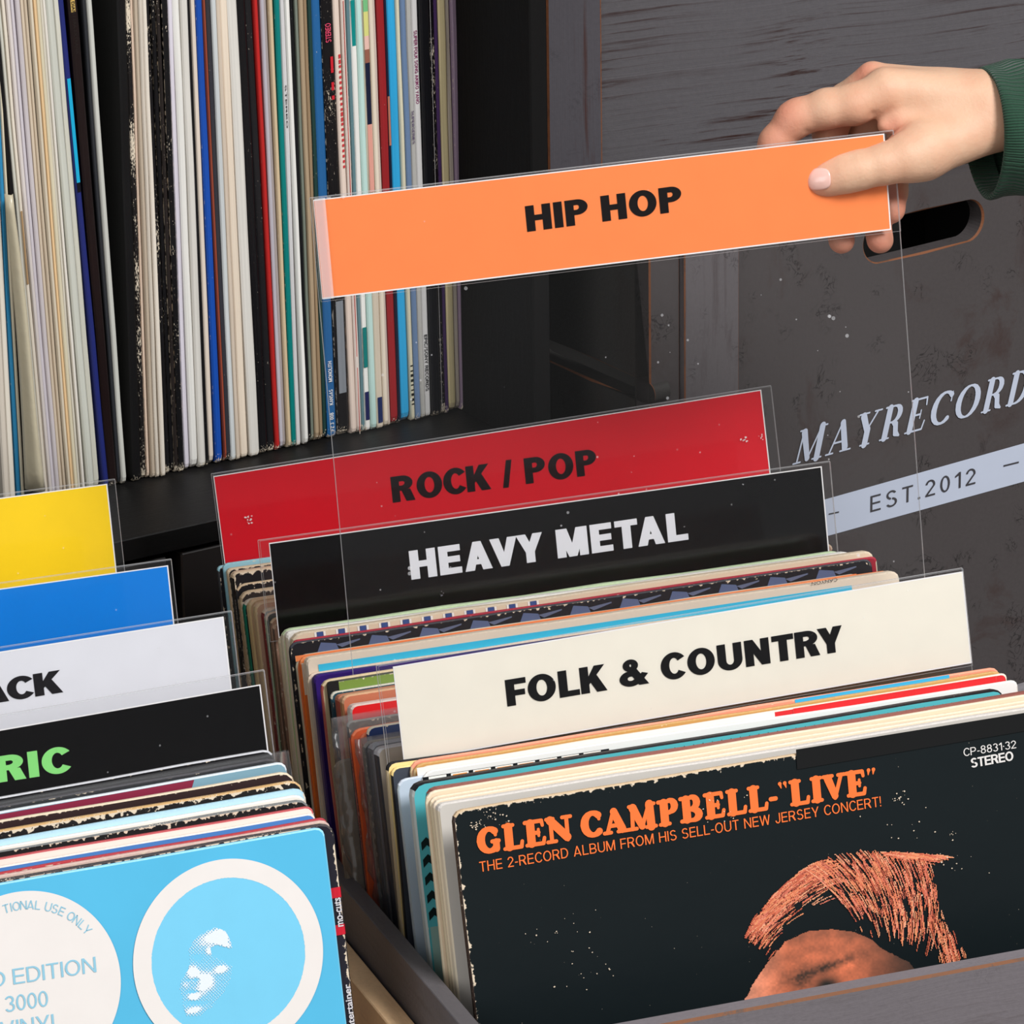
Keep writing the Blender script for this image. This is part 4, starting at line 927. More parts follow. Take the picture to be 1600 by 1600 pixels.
bin_section([
 (604, 1192, 0, (244, 218, 150), (206, 188, 152), (22, 20, 22), 'tan-spined record with black and yellow top edge', .5, .312, -.006),
 (611, 1200, 0, (66, 72, 82), (18, 20, 24), (244, 214, 140), 'slate record with yellow top edge under FOLK', .3, .318, -.007),
 (640, 1190, .0125, (234, 148, 120), (226, 196, 150), (236, 158, 128), 'record with pink-orange top edge in front of the cream card', .45, .3175),
 (645, 1195, .0125, (196, 148, 84), (206, 176, 128), (200, 156, 96), 'record with ochre-brown top edge', .4, .3185),
 (651, 1200, .013, (218, 46, 50), (226, 206, 180), (236, 222, 204), 'record with bright red cover strip at the right', .2, .318),
 (620, 1219, 0, (196, 208, 222), (178, 190, 196), (208, 216, 228), 'pale grey-blue glossy sleeve without print', .05, .314),
 (659, 1206, .0125, (238, 232, 228), (230, 220, 208), (238, 234, 228), 'white record with row of orange and black blocks', .2, .321, -.0022),
 (643, 1226, 0, (86, 184, 192), (196, 206, 204), (22, 24, 28), 'teal record with black zigzag stripes', .35, .3165),
 (669, 1234, .001, (150, 92, 82), (96, 160, 166), (150, 90, 80), 'teal-spined record with reddish brown top edge', .3, .325),
 (664, 1238, 0, (228, 208, 180), (222, 208, 180), (232, 214, 188), 'first cream record in front of the teal one', .4, .323),
 (671, 1246, 0, (226, 208, 182), (206, 192, 162), (230, 212, 186), 'second cream record in front of the teal one', .5, .324),
 (677, 1251, 0, (230, 212, 186), (220, 206, 178), (234, 218, 196), 'third cream record in front of the teal one', .4, .326),
 (684, 1257, 0, (206, 200, 192), (226, 214, 190), (216, 210, 204), 'glossy cream record directly behind the black front cover', .15, .327),
], -.0165, -.1000, -.010, .004, -.006, .002)
bin_section([
 (707, 1268, 0, (14, 23, 26), (54, 40, 34), (206, 180, 146), 'black front record with orange title and portrait', .9, .3165),
], -.108, -.112, -.002, .0015)

# checks, bars and lettering along the visible tops
def strip(key, pts, col, name='printed_band', y=-.0003, rough=.4, amt=.2):
    o, mw, w, h, t = bin_mw[key]
    q_ = [local_px(mw, *p, y=y) for p in pts]
    return link(name, [(a[0], y, a[1]) for a in q_], [tuple(range(len(q_)))], face_mat(col, amt, rough), o)
def hstrip(key, x0, x1, z0, z1, col, name='printed_band', y=-.0003, rough=.4):
    """z measured down from the top edge, x from the left edge"""
    o, mw, w, h, t = bin_mw[key]
    return link(name, [(x0, y, h-z1), (x1, y, h-z1), (x1, y, h-z0), (x0, y, h-z0)], [(0, 1, 2, 3)], face_mat(col, .15, rough), o)
def topstrip(key, x0, x1, col, ya=.18, yb=.82, name='printed_band'):
    o, mw, w, h, t = bin_mw[key]
    z = h+.0006
    return link(name, [(x0, t*ya, z), (x1, t*ya, z), (x1, t*yb, z), (x0, t*yb, z)], [(0, 1, 2, 3)], face_mat(col, .1), o)
ks = 'cream record with row of blue squares along its top'
for i in range(11):
    x = .0135+i*.0116
    hstrip(ks, x, x+.0034, .0008, .012, (62, 84, 140), 'printed_square')
    hstrip(ks, x-.0013, x-.0002, .0008, .012, (244, 240, 234), 'printed_line'); hstrip(ks, x+.0036, x+.0047, .0008, .012, (244, 240, 234), 'printed_line')
kb = 'black record with slate blue shapes along its top'
for i in range(11):
    x = .012+i*.0275; a, b = rnd.uniform(.001, .003), rnd.uniform(.009, .012)
    o, mw, w, h, t = bin_mw[kb]
    link('printed_shape', [(x, -.0003, h-.012), (x+.016, -.0003, h-.012), (x+.013, -.0003, h-.0035), (x+.005, -.0003, h-.002)], [(0, 1, 2, 3)], face_mat((88, 100, 134), .2), o)
    link('printed_shape', [(x+.016, -.0003, h-.006), (x+.026, -.0003, h-.0035), (x+.026, -.0003, h-.0028), (x+.013, -.0003, h-.0042)], [(0, 1, 2, 3)], face_mat((96, 104, 130), .2), o)
hstrip('cream record with cyan bar below its top edge', .006, .300, .0040, .0120, (64, 196, 232))
hstrip('cream record with cyan bar below its top edge', .006, .300, .0120, .0132, (30, 30, 40), 'printed_line')
hstrip('record with greyish cream spine left of the orange one', .0, .31, .0, .003, (240, 140, 84))
kw = 'white record with row of orange and black blocks'
hstrip(kw, .0, .098, .0028, .0112, (20, 18, 22), y=-.0002)
for i in range(8):
    hstrip(kw, .004+i*.0116-.0009, .0114+i*.0116+.0009, .0030, .0086, (246, 240, 232), 'printed_square', y=-.00035)
    hstrip(kw, .004+i*.0116, .0114+i*.0116, .0036, .0080, (244, 240, 236) if i == 0 else (246, 148, 44), 'printed_square', y=-.0005)
kt = 'teal record with black zigzag stripes'
o, mw, w, h, t = bin_mw[kt]
for (row, zc) in enumerate((.030, .0385, .0475, .0565, .0650)):
    n = 4; xs = [.0015+.0028*i for i in range(n+1)]
    vs = [(x, -.0003, h-zc-.0020+(.0012 if i % 2 else -.0012)) for i, x in enumerate(xs)]+[(x, -.0003, h-zc+.0020+(.0012 if i % 2 else -.0012)) for i, x in reversed(list(enumerate(xs)))]
    fs = [(i, i+1, 2*n+1-(i+1), 2*n+1-i) for i in range(n)]
    link('zigzag_stripe', vs, fs, face_mat((20, 36, 36), .2), o)
vs, fs = [], []
for i in range(36):
    x = .13+i*.0050; b = len(vs); vs += [(x, -.0003, h-.0065), (x+.005, -.0003, h-.0065), (x+.0025, -.0003, h-.0025)]; fs.append((b, b+1, b+2))
link('zigzag_stripe', vs, fs, face_mat((24, 40, 42), .2), o)
hstrip(kt, .0015, .0145, .0715, .140, (150, 186, 176), 'lower_print')
px_text('lettering', 'CANYON', bin_mw['cream record with cyan bar below its top edge'][1], bin_mw['cream record with cyan bar below its top edge'][0], (1308, 903), (1268, 910), 5, plain('letter_ink', (60, 56, 60), .5), .0, y=-.0006)
hstrip('slate record with yellow top edge under FOLK', .0335, .0345, .0, .03, (226, 206, 150), 'printed_line')
hstrip('record with bright red cover strip at the right', .0, .19, .0, .012, (240, 232, 224), y=-.0002)
hstrip('record with bright red cover strip at the right', .20, .312, .0006, .0085, (222, 44, 48), y=-.0003)
hstrip('record with pink-orange top edge in front of the cream card', .205, .29, -.0001, .0028, (64, 176, 222), y=-.0002)
def bin_spine_text(key, s, z0, z1, col, bold=.02, h=.55, off=.2):
    o, mw, w, hh, t = bin_mw[key]
    a, fs = grot(s, .085, .08); a = a[:, :2]; mn, mx = a.min(0), a.max(0); q_ = (a-mn)/(mx-mn)
    # spine faces -x; text runs upwards
    pts = [(-.0005, t*(1-off)-p[1]*t*h, hh-z1+(z1-z0)*p[0]) for p in q_]
    return link('lettering', pts, [tuple(reversed(f)) for f in fs], plain('spine_ink', col, .5), o)
bin_spine_text('black-spined record lettered EPIC STEREO', 'EPIC STEREO', .008, .034, (230, 220, 206))
def spine_strip(key, z0, z1, col, ya=.05, yb=.95):
    o, mw, w, hh, t = bin_mw[key]
    return link('printed_band', [(-.0004, t*ya, hh-z1), (-.0004, t*yb, hh-z1), (-.0004, t*yb, hh-z0), (-.0004, t*ya, hh-z0)], [(0, 1, 2, 3)], spine_mat(col, .3), o)
ko = 'bright orange-spined record with black lettering'
spine_strip(ko, .004, .19, (238, 130, 112), .45, .98)
for a, b in ((.012, .022), (.026, .031), (.050, .058), (.064, .072), (.088, .094), (.100, .116)):
    o, mw, w, hh, t = bin_mw[ko]
    vs, fs = [], []; z = a
    while z < b:
        g = rnd.uniform(.0006, .0013); k_ = len(vs); y0 = rnd.uniform(.50, .62)*t; y1 = rnd.uniform(.78, .9)*t
        vs += [(-.0006, y0, hh-z-g), (-.0006, y1, hh-z-g), (-.0006, y1, hh-z), (-.0006, y0, hh-z)]; fs.append((k_, k_+1, k_+2, k_+3)); z += g*1.8
    link('spine_print', vs, fs, plain('spine_ink', (30, 20, 20), .5), o)
hstrip('black-spined record with leaf green cover strip', .0, .006, .0, .02, (26, 26, 26), y=-.0002)
hstrip('orange-spined record in the middle of the right bin', .0005, .327, .0032, .02, (236, 218, 198))
hstrip('record with pale green top edge below HEAVY METAL', .004, .30, .0015, .012, (240, 238, 230))

def outer_bag(key, x0, x1, ztop, zlen, amp, mat, gapy=.0006, name='clear_bag', side=0):
    """thin film wrapped round the upper part of a record: front, edge and back, slightly crumpled"""
    o, mw, w, h, t = bin_mw[key]; r = random.Random(hash(key) % 1000 if False else len(key))
    loop = [(x0+(x1-x0)*i/14, -gapy) for i in range(15)]
    if side == 0: loop = loop[::-1]+[(x0-.0012, t*.5)]+[(x0+(x1-x0)*i/6, t+gapy*.3) for i in range(7)]
    else: loop = loop+[(x1+.0012, t*.5)]+[(x1-(x1-x0)*i/6, t+gapy*.3) for i in range(7)]
    vs, fs = [], []; n = len(loop); m_ = 18
    for j in range(m_+1):
        z = h+ztop-zlen*j/m_
        for i, (x, y) in enumerate(loop):
            a = amp*(1 if j else .3); edge = i in (15,) or abs(i-15) < 2
            vs.append((x+r.uniform(-a, a)*(1.6 if edge else .5), y+(-abs(r.uniform(0, a))*.5 if y < 0 else 0), z+r.uniform(-a, a)*.6))
    for j in range(m_):
        for i in range(n-1): a = j*n+i; fs.append((a, a+1, a+n+1, a+n))
    return link(name, vs, fs, mat, o, None, None, True)
outer_bag('dark record in a crinkled clear bag', -.007, .05, .003, .19, .0016, M_BAG)
outer_bag('black record in plastic left of the grey sleeves', -.002, .08, .002, .12, .0010, M_BAG)
outer_bag('grey record in a clear outer sleeve', -.002, .10, .003, .25, .0006, M_OUTER)
# front cover of the right bin: title, subtitle, number, tape, portrait
GL, gmw, gw, gh, gt = bin_mw['black front record with orange title and portrait']
M_OR = plain('orange_print', (246, 118, 52), .45)
Vg, Fg = strokes_mesh(slab_word('GLEN CAMPBELL-\u201cLIVE\u201d', 'fat'))
px_text('title_lettering', '', gmw, GL, (747, 1340), (1371, 1243), 49, M_OR, a=(Vg, Fg))
px_text('subtitle_lettering', 'THE 2-RECORD ALBUM FROM HIS SELL-OUT NEW JERSEY CONCERT!', gmw, GL, (750, 1363), (1377, 1260), 16.5, M_OR, a=grot('THE 2-RECORD ALBUM FROM HIS SELL-OUT NEW JERSEY CONCERT!', .062, .055, .92, .13, .42))
M_WP = plain('white_print', (226, 222, 218), .5)
px_text('number_lettering', 'CP-8831\u00b732', gmw, GL, (1506, 1182), (1588, 1169), 12.5, M_WP, a=grot('CP-8831\u00b732', .06, .055, 1.25, .12))
px_text('number_lettering', 'STEREO', gmw, GL, (1518, 1200), (1584, 1188), 15, M_WP, a=grot('STEREO', .095, .085, 1.1, .03))
q_ = [local_px(gmw, *p) for p in ((1245, 1202), (1660, 1132), (1660, 1104), (1243, 1171))]
tp = link('tape_strip', [(a[0], -.0005, a[1]) for a in q_], [(0, 1, 2, 3)], plain('black_tape', (14, 15, 16), .25, .5), GL); tp['label'] = 'strip of black tape across the upper right of the cover'

def raster_print(name, parent, mw, x0, x1, y0, y1, step, fn, y=-.0006, rough=.45):
    """a printed picture: one small face per raster cell, coloured per face; fn returns rgb or None (no ink)"""
    nx, ny = int((x1-x0)/step), int((y1-y0)/step)
    A = local_px(mw, x0, y0); B = local_px(mw, x1, y0); C_ = local_px(mw, x0, y1); ex = (B-A)/nx; ey = (C_-A)/ny
    vs, idx, fs, cs = [], {}, [], []
    px, py = np.meshgrid(x0+(np.arange(nx)+.5)*step, y0+(np.arange(ny)+.5)*step)
    rgbv, al = fn(px, py)
    def vid(i, j):
        if (i, j) not in idx: p = A+ex*i+ey*j; idx[(i, j)] = len(vs); vs.append((p[0], y, p[1]))
        return idx[(i, j)]
    for j in range(ny):
        for i in range(nx):
            if al[j, i] > .5: fs.append((vid(i, j+1), vid(i+1, j+1), vid(i+1, j), vid(i, j))); cs.append(rgbv[j, i])
    m = bpy.data.materials.new(name+'_ink'); m.use_nodes = True; p = m.node_tree.nodes['Principled BSDF']; p.inputs['Roughness'].default_value = rough
    at = m.node_tree.nodes.new('ShaderNodeVertexColor'); at.layer_name = 'ink'; m.node_tree.links.new(at.outputs[0], p.inputs['Base Color'])
    o = link(name, vs, fs, m, parent); ca = o.data.color_attributes.new('ink', 'FLOAT_COLOR', 'CORNER')
    cs = np.array(cs)/255.0; l = np.where(cs <= .04045, cs/12.92, ((cs+.055)/1.055)**2.4)
    arr = np.ones((len(fs), 4, 4)); arr[:, :, :3] = l[:, None, :]; ca.data.foreach_set('color', arr.ravel()); return o
RNG = np.random.default_rng(3)
def smooth_noise(px, py, sc, seed):
    r = np.random.default_rng(seed); G = r.random((64, 64)); u = (px/sc) % 63; v = (py/sc) % 63
    i, j = u.astype(int), v.astype(int); fu, fv = u-i, v-j; fu = fu*fu*(3-2*fu); fv = fv*fv*(3-2*fv); i2, j2 = (i+1) % 64, (j+1) % 64
    return (G[j, i]*(1-fu)+G[j, i2]*fu)*(1-fv)+(G[j2, i]*(1-fu)+G[j2, i2]*fu)*fv
def inside(px, py, poly):
    c_ = np.zeros(px.shape, bool); n = len(poly)
    for i in range(n):
        (xa, ya), (xb, yb) = poly[i], poly[(i+1) % n]
        if ya == yb: continue
        c_ ^= ((ya > py) != (yb > py)) & (px < (xb-xa)*(py-ya)/(yb-ya)+xa)
    return c_
def portrait(px, py):
    H, Wd = px.shape; out = np.zeros((H, Wd, 3)); out[:] = (22, 30, 32); al = np.zeros((H, Wd))
    x0, y0 = px[0, 0], py[0, 0]; st = px[0, 1]-px[0, 0]
    # forehead
    fh = [(1160, 1600), (1165, 1560), (1178, 1535), (1200, 1503), (1228, 1470), (1262, 1455), (1300, 1452), (1335, 1457), (1360, 1468), (1378, 1484), (1394, 1492), (1420, 1505), (1440, 1530), (1440, 1600)]
    m = inside(px+3*smooth_noise(px, py, 4, 5), py, fh)
    n1 = smooth_noise(px, py, 3.0, 1); n2 = smooth_noise(px, py, 13.0, 2)
    sh = np.clip(1.05-.25*n2-.12*n1, 0, 1.2)
    edge = np.clip((px-1330)/90, 0, 1)+np.clip((1478-py)/60, 0, .25)
    lum = sh*(1-.72*np.clip(edge, 0, 1))
    g = lambda cx, cy, sx, sy, a=0: np.exp(-(((px-cx)*math.cos(a)+(py-cy)*math.sin(a))/sx)**2-((-(px-cx)*math.sin(a)+(py-cy)*math.cos(a))/sy)**2)
    lum *= 1-.75*g(1288, 1512, 48, 7, -.35)*(.6+.6*n1); lum *= 1-.55*g(1250, 1528, 16, 14)*(.5+.8*n1)
    lum *= 1-.95*g(1290, 1540, 18, 12)
    lum += .18*g(1190, 1550, 22, 30)+.12*g(1320, 1508, 30, 10)
    base = np.array((226, 122, 84.0)); hi = np.array((244, 176, 150.0))
    cc = base+(hi-base)*np.clip((1230-px)/90, 0, 1)[..., None]*.8
    lumc = np.clip(lum, .06, 1.15)[..., None]; col = cc*lumc+np.array((20, 26, 26))*(1-np.clip(lumc, 0, 1))
    out[m] = np.clip(col[m], 0, 255); al[m] = 1
    # dark hair mass behind the strands is bare cover; strands follow the sweep of the hair
    r = np.random.default_rng(11)
    def strand(x, y, L, ang, bend, c_, wd):
        k = int(L/ (st*.7)); 
        for s in range(k):
            t_ = s/k; a = ang+bend*t_; x += math.cos(a)*st*.7; y += math.sin(a)*st*.7
            if r.random() < .10: continue
            w_ = max(0, wd*(1-abs(2*t_-1)**2))
            i, j = int((x-x0)/st+.5), int((y-y0)/st+.5)
            for dj in range(-int(w_), int(w_)+1):
                if 0 <= j+dj < H and 0 <= i < Wd: out[j+dj, i] = c_; al[j+dj, i] = 1
    top = [(1159, 1464), (1176, 1436), (1200, 1404), (1232, 1372), (1262, 1350), (1300, 1334), (1340, 1326), (1372, 1328), (1420, 1332), (1462, 1336), (1489, 1340)]
    def at(u):
        u = min(max(u, 0), .9999)*(len(top)-1); i = int(u); f_ = u-i; return (top[i][0]*(1-f_)+top[i+1][0]*f_, top[i][1]*(1-f_)+top[i+1][1]*f_)
    pal = [(226, 128, 88), (214, 108, 76), (236, 150, 104), (196, 92, 66), (222, 122, 98), (240, 166, 128), (160, 74, 54)]
    for _ in range(620):          # left sweep, along the outline
        u = r.random()**.9*.42; x, y = at(u); d = abs(r.normal())*17+r.random()*3
        x += d*.75; y += d*.72
        x2, y2 = at(u+.05); a = math.atan2(y2-at(u)[1], x2-at(u)[0])
        strand(x, y, r.uniform(9, 34), a+r.normal()*.08, .25, pal[r.integers(7)], r.choice([0, 1, 1]))
    for _ in range(900):          # crown, sweeping down to the right
        u = .36+r.random()*.50; x, y = at(u); dep = r.random()**1.1*150
        a = R_(28+(u-.36)*75); ang = a+dep*.0042
        x += dep*math.cos(a+dep*.0022)*.92; y += dep*math.sin(a+dep*.0022)*.92
        if inside(np.array([[x]]), np.array([[y]]), [(1235, 1452), (1262, 1416), (1290, 1404), (1330, 1418), (1400, 1462), (1440, 1515), (1440, 1560), (1395, 1500), (1330, 1462), (1262, 1462)])[0, 0] and r.random() < .9: continue
        if x > 1540 or (x > 1500 and r.random() < .6): continue
        keep = .95-max(0, (dep-60))/190
        if r.random() > keep: continue
        strand(x, y, r.uniform(8, 30), ang, .16, pal[r.integers(7)], r.choice([0, 0, 1]))
    for _ in range(140):
        x = r.uniform(1372, 1462); strand(x, 1329+(x-1372)*.07+abs(r.normal())*5, r.uniform(10, 30), .10, .12, pal[r.integers(6)], r.choice([0, 1]))
    for _ in range(120):
        t_ = r.random(); strand(1462+28*t_+r.normal()*8, 1440+60*t_+r.normal()*10, r.uniform(8, 24), 1.25, .1, pal[r.integers(6)], 0)
    return out, al
pr = raster_print('cover_portrait', GL, gmw, 1150, 1560, 1318, 1586, 1.25, portrait, rough=.5); pr['label'] = 'printed portrait cut off at the brow, with swept orange-lit hair'
# rubbed patches
M_RUB = plain('bare_card', (226, 206, 182), .7)
vs, fs = [], []
for cx, cy, sp, n in ((770, 1275, 26, 34), (742, 1290, 10, 14), (1405, 1245, 16, 16), (1485, 1303, 5, 7), (1500, 1350, 60, 12), (1420, 1290, 70, 12), (1130, 1262, 60, 14), (870, 1450, 60, 16), (930, 1530, 50, 12)):
    for _ in range(n):
        x, y = cx+rnd.gauss(0, sp*.5), cy+rnd.gauss(0, sp*.35); s_ = rnd.uniform(.5, 1.9)
        p = local_px(gmw, x, y); s2 = s_*.00026; b = len(vs)
        for k_ in range(5): a = 2*math.pi*k_/5; vs.append((p[0]+s2*math.cos(a)*rnd.uniform(.5, 1.5), -.0007, p[1]+s2*math.sin(a)*rnd.uniform(.4, 1.2)))
        fs.append(tuple(range(b, b+5)))
link('rubbed_spots', vs, fs, M_RUB, GL)['kind'] = 'stuff'

# ------------------------------------------------------------------ records in the left bin
GLft = 'records standing in the left bin'
LEFT_LAST = [-.0225]
def left_rec(px, py, slope, cover, side, top, label, wear, t, w=.3145, rough=.4, x0=-.06):
    y = min(yc(onX(px, py, x0)), LEFT_LAST[0]-t/math.cos(R_(LEAN))-.0003); LEFT_LAST[0] = y
    TR = solve_yc(px, py, y); Q = onZ(px-200, py+200*slope, TR[2]); e = (TR-Q)/np.linalg.norm(TR-Q)
    up = UPB-e*(UPB@e); up /= np.linalg.norm(up); h = (TR[2]-BINZ)/up[2]
    mw = frame(TR-e*w-up*h, e, up); o = sleeve('record', mw, w, h, t, cover, side, top, label, GLft, wear, rough)
    bin_mw[label] = (o, mw, w, h, t)
left_rec(427, 1170, .178, (20, 19, 22), (60, 58, 60), (196, 196, 200), 'black record just in front of the green lettered card', .5, .003)
left_rec(438, 1183, .178, (24, 22, 26), (90, 88, 90), (60, 56, 62), 'second black record in front of the green lettered card', .5, .003)
left_rec(447, 1190, .178, (130, 168, 184), (150, 170, 180), (214, 222, 228), 'grey-blue record with a maroon block, left bin', .3, .0035)
left_rec(459, 1204, .172, (52, 36, 36), (196, 176, 150), (222, 206, 180), 'dark brown record with cream rim, left bin', .6, .0035)
left_rec(471, 1218, .172, (30, 26, 26), (206, 176, 132), (206, 166, 112), 'black record with frayed tan top edge, left bin', 1.3, .004)
left_rec(476, 1230, .176, (186, 220, 234), (216, 206, 190), (170, 206, 222), 'light blue record in the middle of the left stack', .2, .003)
left_rec(477, 1240, .176, (238, 232, 222), (220, 206, 190), (236, 232, 224), 'white record behind the frayed black one, left bin', .2, .003)
left_rec(482, 1248, .168, (26, 27, 28), (120, 112, 106), (120, 122, 122), 'black record with greyish worn top edge, left bin', 1.0, .0035)
left_rec(489, 1259, .168, (240, 222, 212), (226, 200, 190), (190, 84, 88), 'pinkish white record with thin red top line', .3, .003)
left_rec(492, 1270, .170, (82, 136, 206), (226, 216, 208), (238, 226, 216), 'white record with a blue band, left bin', .3, .0032)
left_rec(510, 1277, .170, (196, 50, 64), (200, 60, 70), (176, 52, 62), 'red record just behind the speckled one', .5, .0026)
left_rec(515, 1280, .170, (212, 184, 172), (206, 186, 176), (206, 176, 166), 'speckled pinkish record behind the black-edged one', .6, .0026)
left_rec(521, 1285, .172, (34, 32, 42), (28, 27, 34), (70, 64, 66), 'black-edged record with red blocks on its right spine', 1.0, .0040)
left_rec(506, 1292, .175, (88, 186, 226), (120, 200, 232), (150, 214, 240), 'front sky blue record with white rings', .12, .0030, rough=.25, x0=-.0655)
o, mw, w, h, t = bin_mw['second black record in front of the green lettered card']
outer_bag('second black record in front of the green lettered card', .0, w+.004, .0025, .16, .0005, M_OUTER, side=1)
# printed rim of the dark bottom card of the maroon block
o, mw, w, h, t = bin_mw['grey-blue record with a maroon block, left bin']
link('printed_band', [(.135, -.0003, h-.012), (.262, -.0003, h-.012), (.267, -.0003, h-.0008), (.135, -.0003, h-.0008)], [(0, 1, 2, 3)], face_mat((138, 40, 66), .2), o)
o, mw, w, h, t = bin_mw['pinkish white record with thin red top line']
# spine blocks of the black-edged record (its right side shows)
o, mw, w, h, t = bin_mw['black-edged record with red blocks on its right spine']
for z0, z1 in ((.031, .036), (.049, .054), (.112, .16)):
    link('printed_band', [(w+.0004, t*.1, h-z1), (w+.0004, t*.95, h-z1), (w+.0004, t*.95, h-z0), (w+.0004, t*.1, h-z0)], [(0, 1, 2, 3)], spine_mat((206, 30, 50), .3), o)
    link('printed_band', [(w-.0065, -.0003, h-z1), (w-.0003, -.0003, h-z1), (w-.0003, -.0003, h-z0), (w-.0065, -.0003, h-z0)], [(0, 1, 2, 3)], spine_mat((206, 30, 50), .3), o)
def right_spine_text(s, z0, z1):
    a, fs = text_mesh(s, .02); mn, mx = a.min(0), a.max(0); q2 = (a-mn)/(mx-mn)
    pts = [(w-.0045+p[1]*.0036, -.0005, h-z0-(z1-z0)*(1-p[0])) for p in q2]; pts = [(w-.0008-p[1]*.0034, -.0005, h-z1+(z1-z0)*p[0]) for p in q2]
    link('lettering', pts, fs, plain('spine_ink', (214, 210, 214), .5), o)
right_spine_text('mo-cuts', .036, .050)
right_spine_text('that entertainer', .078, .112)

BR, bmw, bw, bh, bt = bin_mw['front sky blue record with white rings']
M_WD = plain('white_disc_print', (236, 230, 226), .3)
def disc(cx, cy, rp, ri=0, y=-.0004, mat=M_WD, name='printed_disc', jag=0.0):
    c_ = local_px(bmw, cx, cy); e_ = local_px(bmw, cx+100, cy-17.2); s = np.linalg.norm(e_-c_)/math.hypot(100, 17.2)
    n = 288; vs = [(c_[0]+rp*s*math.cos(2*math.pi*i/n), y, c_[1]+rp*s*math.sin(2*math.pi*i/n)) for i in range(n)]
    if ri: vs += [(c_[0]+(ri+rnd.uniform(0, jag))*s*math.cos(2*math.pi*i/n), y, c_[1]+(ri+rnd.uniform(0, jag))*s*math.sin(2*math.pi*i/n)) for i in range(n)]; fs = [(i, (i+1) % n, n+(i+1) % n, n+i) for i in range(n)]
    else: fs = [tuple(range(n))]
    link(name, vs, fs, mat, BR); return c_, s
disc(357, 1496, 149, 120, jag=.9, name='printed_ring')
disc(357, 1496, 122, y=-.00035, mat=plain('pale_blue_disc_print', (122, 206, 240), .25), name='printed_disc')
cD, sD = disc(41, 1544, 149)
M_LB = plain('light_blue_print', (146, 200, 222), .35)
px_text('lettering', 'ED EDITION', bmw, BR, (-34, 1547), (151, 1519), 25, M_LB, y=-.0006, a=grot('ED EDITION', .062, .055, .95, .10))
px_text('lettering', '3000', bmw, BR, (9, 1582), (76, 1572), 25, M_LB, y=-.0006, a=grot('3000', .062, .055, .95, .09))
px_text('lettering', 'VINYL', bmw, BR, (2, 1622), (99, 1607), 25, M_LB, y=-.0006, a=grot('VINYL', .062, .055, .95, .10))
# lettering on an arc: PROMOTIONAL USE ONLY runs out of the picture on the left
txt = 'TIONAL USE ONLY'; adv = []
for ch in txt:
    adv.append(.34 if ch == ' ' else (.30 if ch == 'I' else .70))
ang0, ang1 = 100, 32; tot = sum(adv); acc = 0; AV, AF = [], []
for ch, a_ in zip(txt, adv):
    mid = acc+a_/2; acc += a_
    if ch == ' ': continue
    th = R_(ang0+(ang1-ang0)*mid/tot); a, fs = grot(ch, .062, .055); a = a[:, :2]; mn, mx = a.min(0), a.max(0)
    hh = 13.5*sD; s_ = hh; p = (a-np.array([(mn[0]+mx[0])/2, 0]))*s_*np.array([1.05, 1]); rr = 121*sD
    c2, s2 = math.cos(th-math.pi/2), math.sin(th-math.pi/2)
    b = len(AV)
    for u, v in p: AV.append((cD[0]+rr*math.cos(th)+u*c2-v*s2, -.0006, cD[1]+rr*math.sin(th)+u*s2+v*c2))
    AF += [tuple(b+i for i in f) for f in fs]
link('arched_lettering', AV, AF, M_LB, BR)
def halftone(px, py):
    g = lambda cx, cy, sx, sy, a=0.0: np.exp(-(((px-cx)*math.cos(a)+(py-cy)*math.sin(a))/sx)**2-((-(px-cx)*math.sin(a)+(py-cy)*math.cos(a))/sy)**2)
    fa = inside(px, py, [(294, 1484), (303, 1468), (318, 1456), (337, 1448), (352, 1455), (359, 1468), (363, 1483), (350, 1479), (338, 1476), (328, 1480), (330, 1492), (346, 1500), (362, 1510), (360, 1530), (348, 1552), (330, 1574), (310, 1588), (292, 1588), (286, 1574), (284, 1556), (280, 1545), (284, 1528), (293, 1516), (297, 1502)])
    d = .30*fa+.45*g(322, 1468, 22, 12, -.4)+.8*g(344, 1464, 15, 13)+.35*g(355, 1477, 8, 6)+1.0*g(330, 1486, 8, 5.5)+.9*g(345, 1514, 11, 6, -.2)+.8*g(322, 1532, 13, 15, -.6)+.8*g(300, 1518, 10, 10)+.45*g(312, 1548, 10, 8)+1.1*g(302, 1557, 8.5, 5)+.7*g(302, 1578, 15, 6, -.2)+.35*g(290, 1538, 8, 8)
    d -= .55*g(306, 1530, 5, 2.4)+.4*g(292, 1531, 4, 2)+.45*g(302, 1549, 12, 2)+.4*g(304, 1567, 14, 3)+.5*g(345, 1491, 14, 5)+.3*g(308, 1496, 9, 5)
    d = np.clip(d, 0, 1)*fa
    u = (px+py)/2.6; v = (px-py)/2.6
    dot = .5+.25*(np.cos(u*math.pi)+np.cos(v*math.pi))
    ink = (d > .78) | (d > 1.02-dot*.92)
    out = np.zeros(px.shape+(3,)); out[:] = (232, 240, 246); out[d <= .6] = (206, 232, 244)
    return out, (ink & (d > .12)).astype(float)
hp = raster_print('halftone_face', BR, bmw, 274, 370, 1444, 1600, .8, halftone, y=-.0006, rough=.3); hp['label'] = 'white halftone face printed inside the ring'

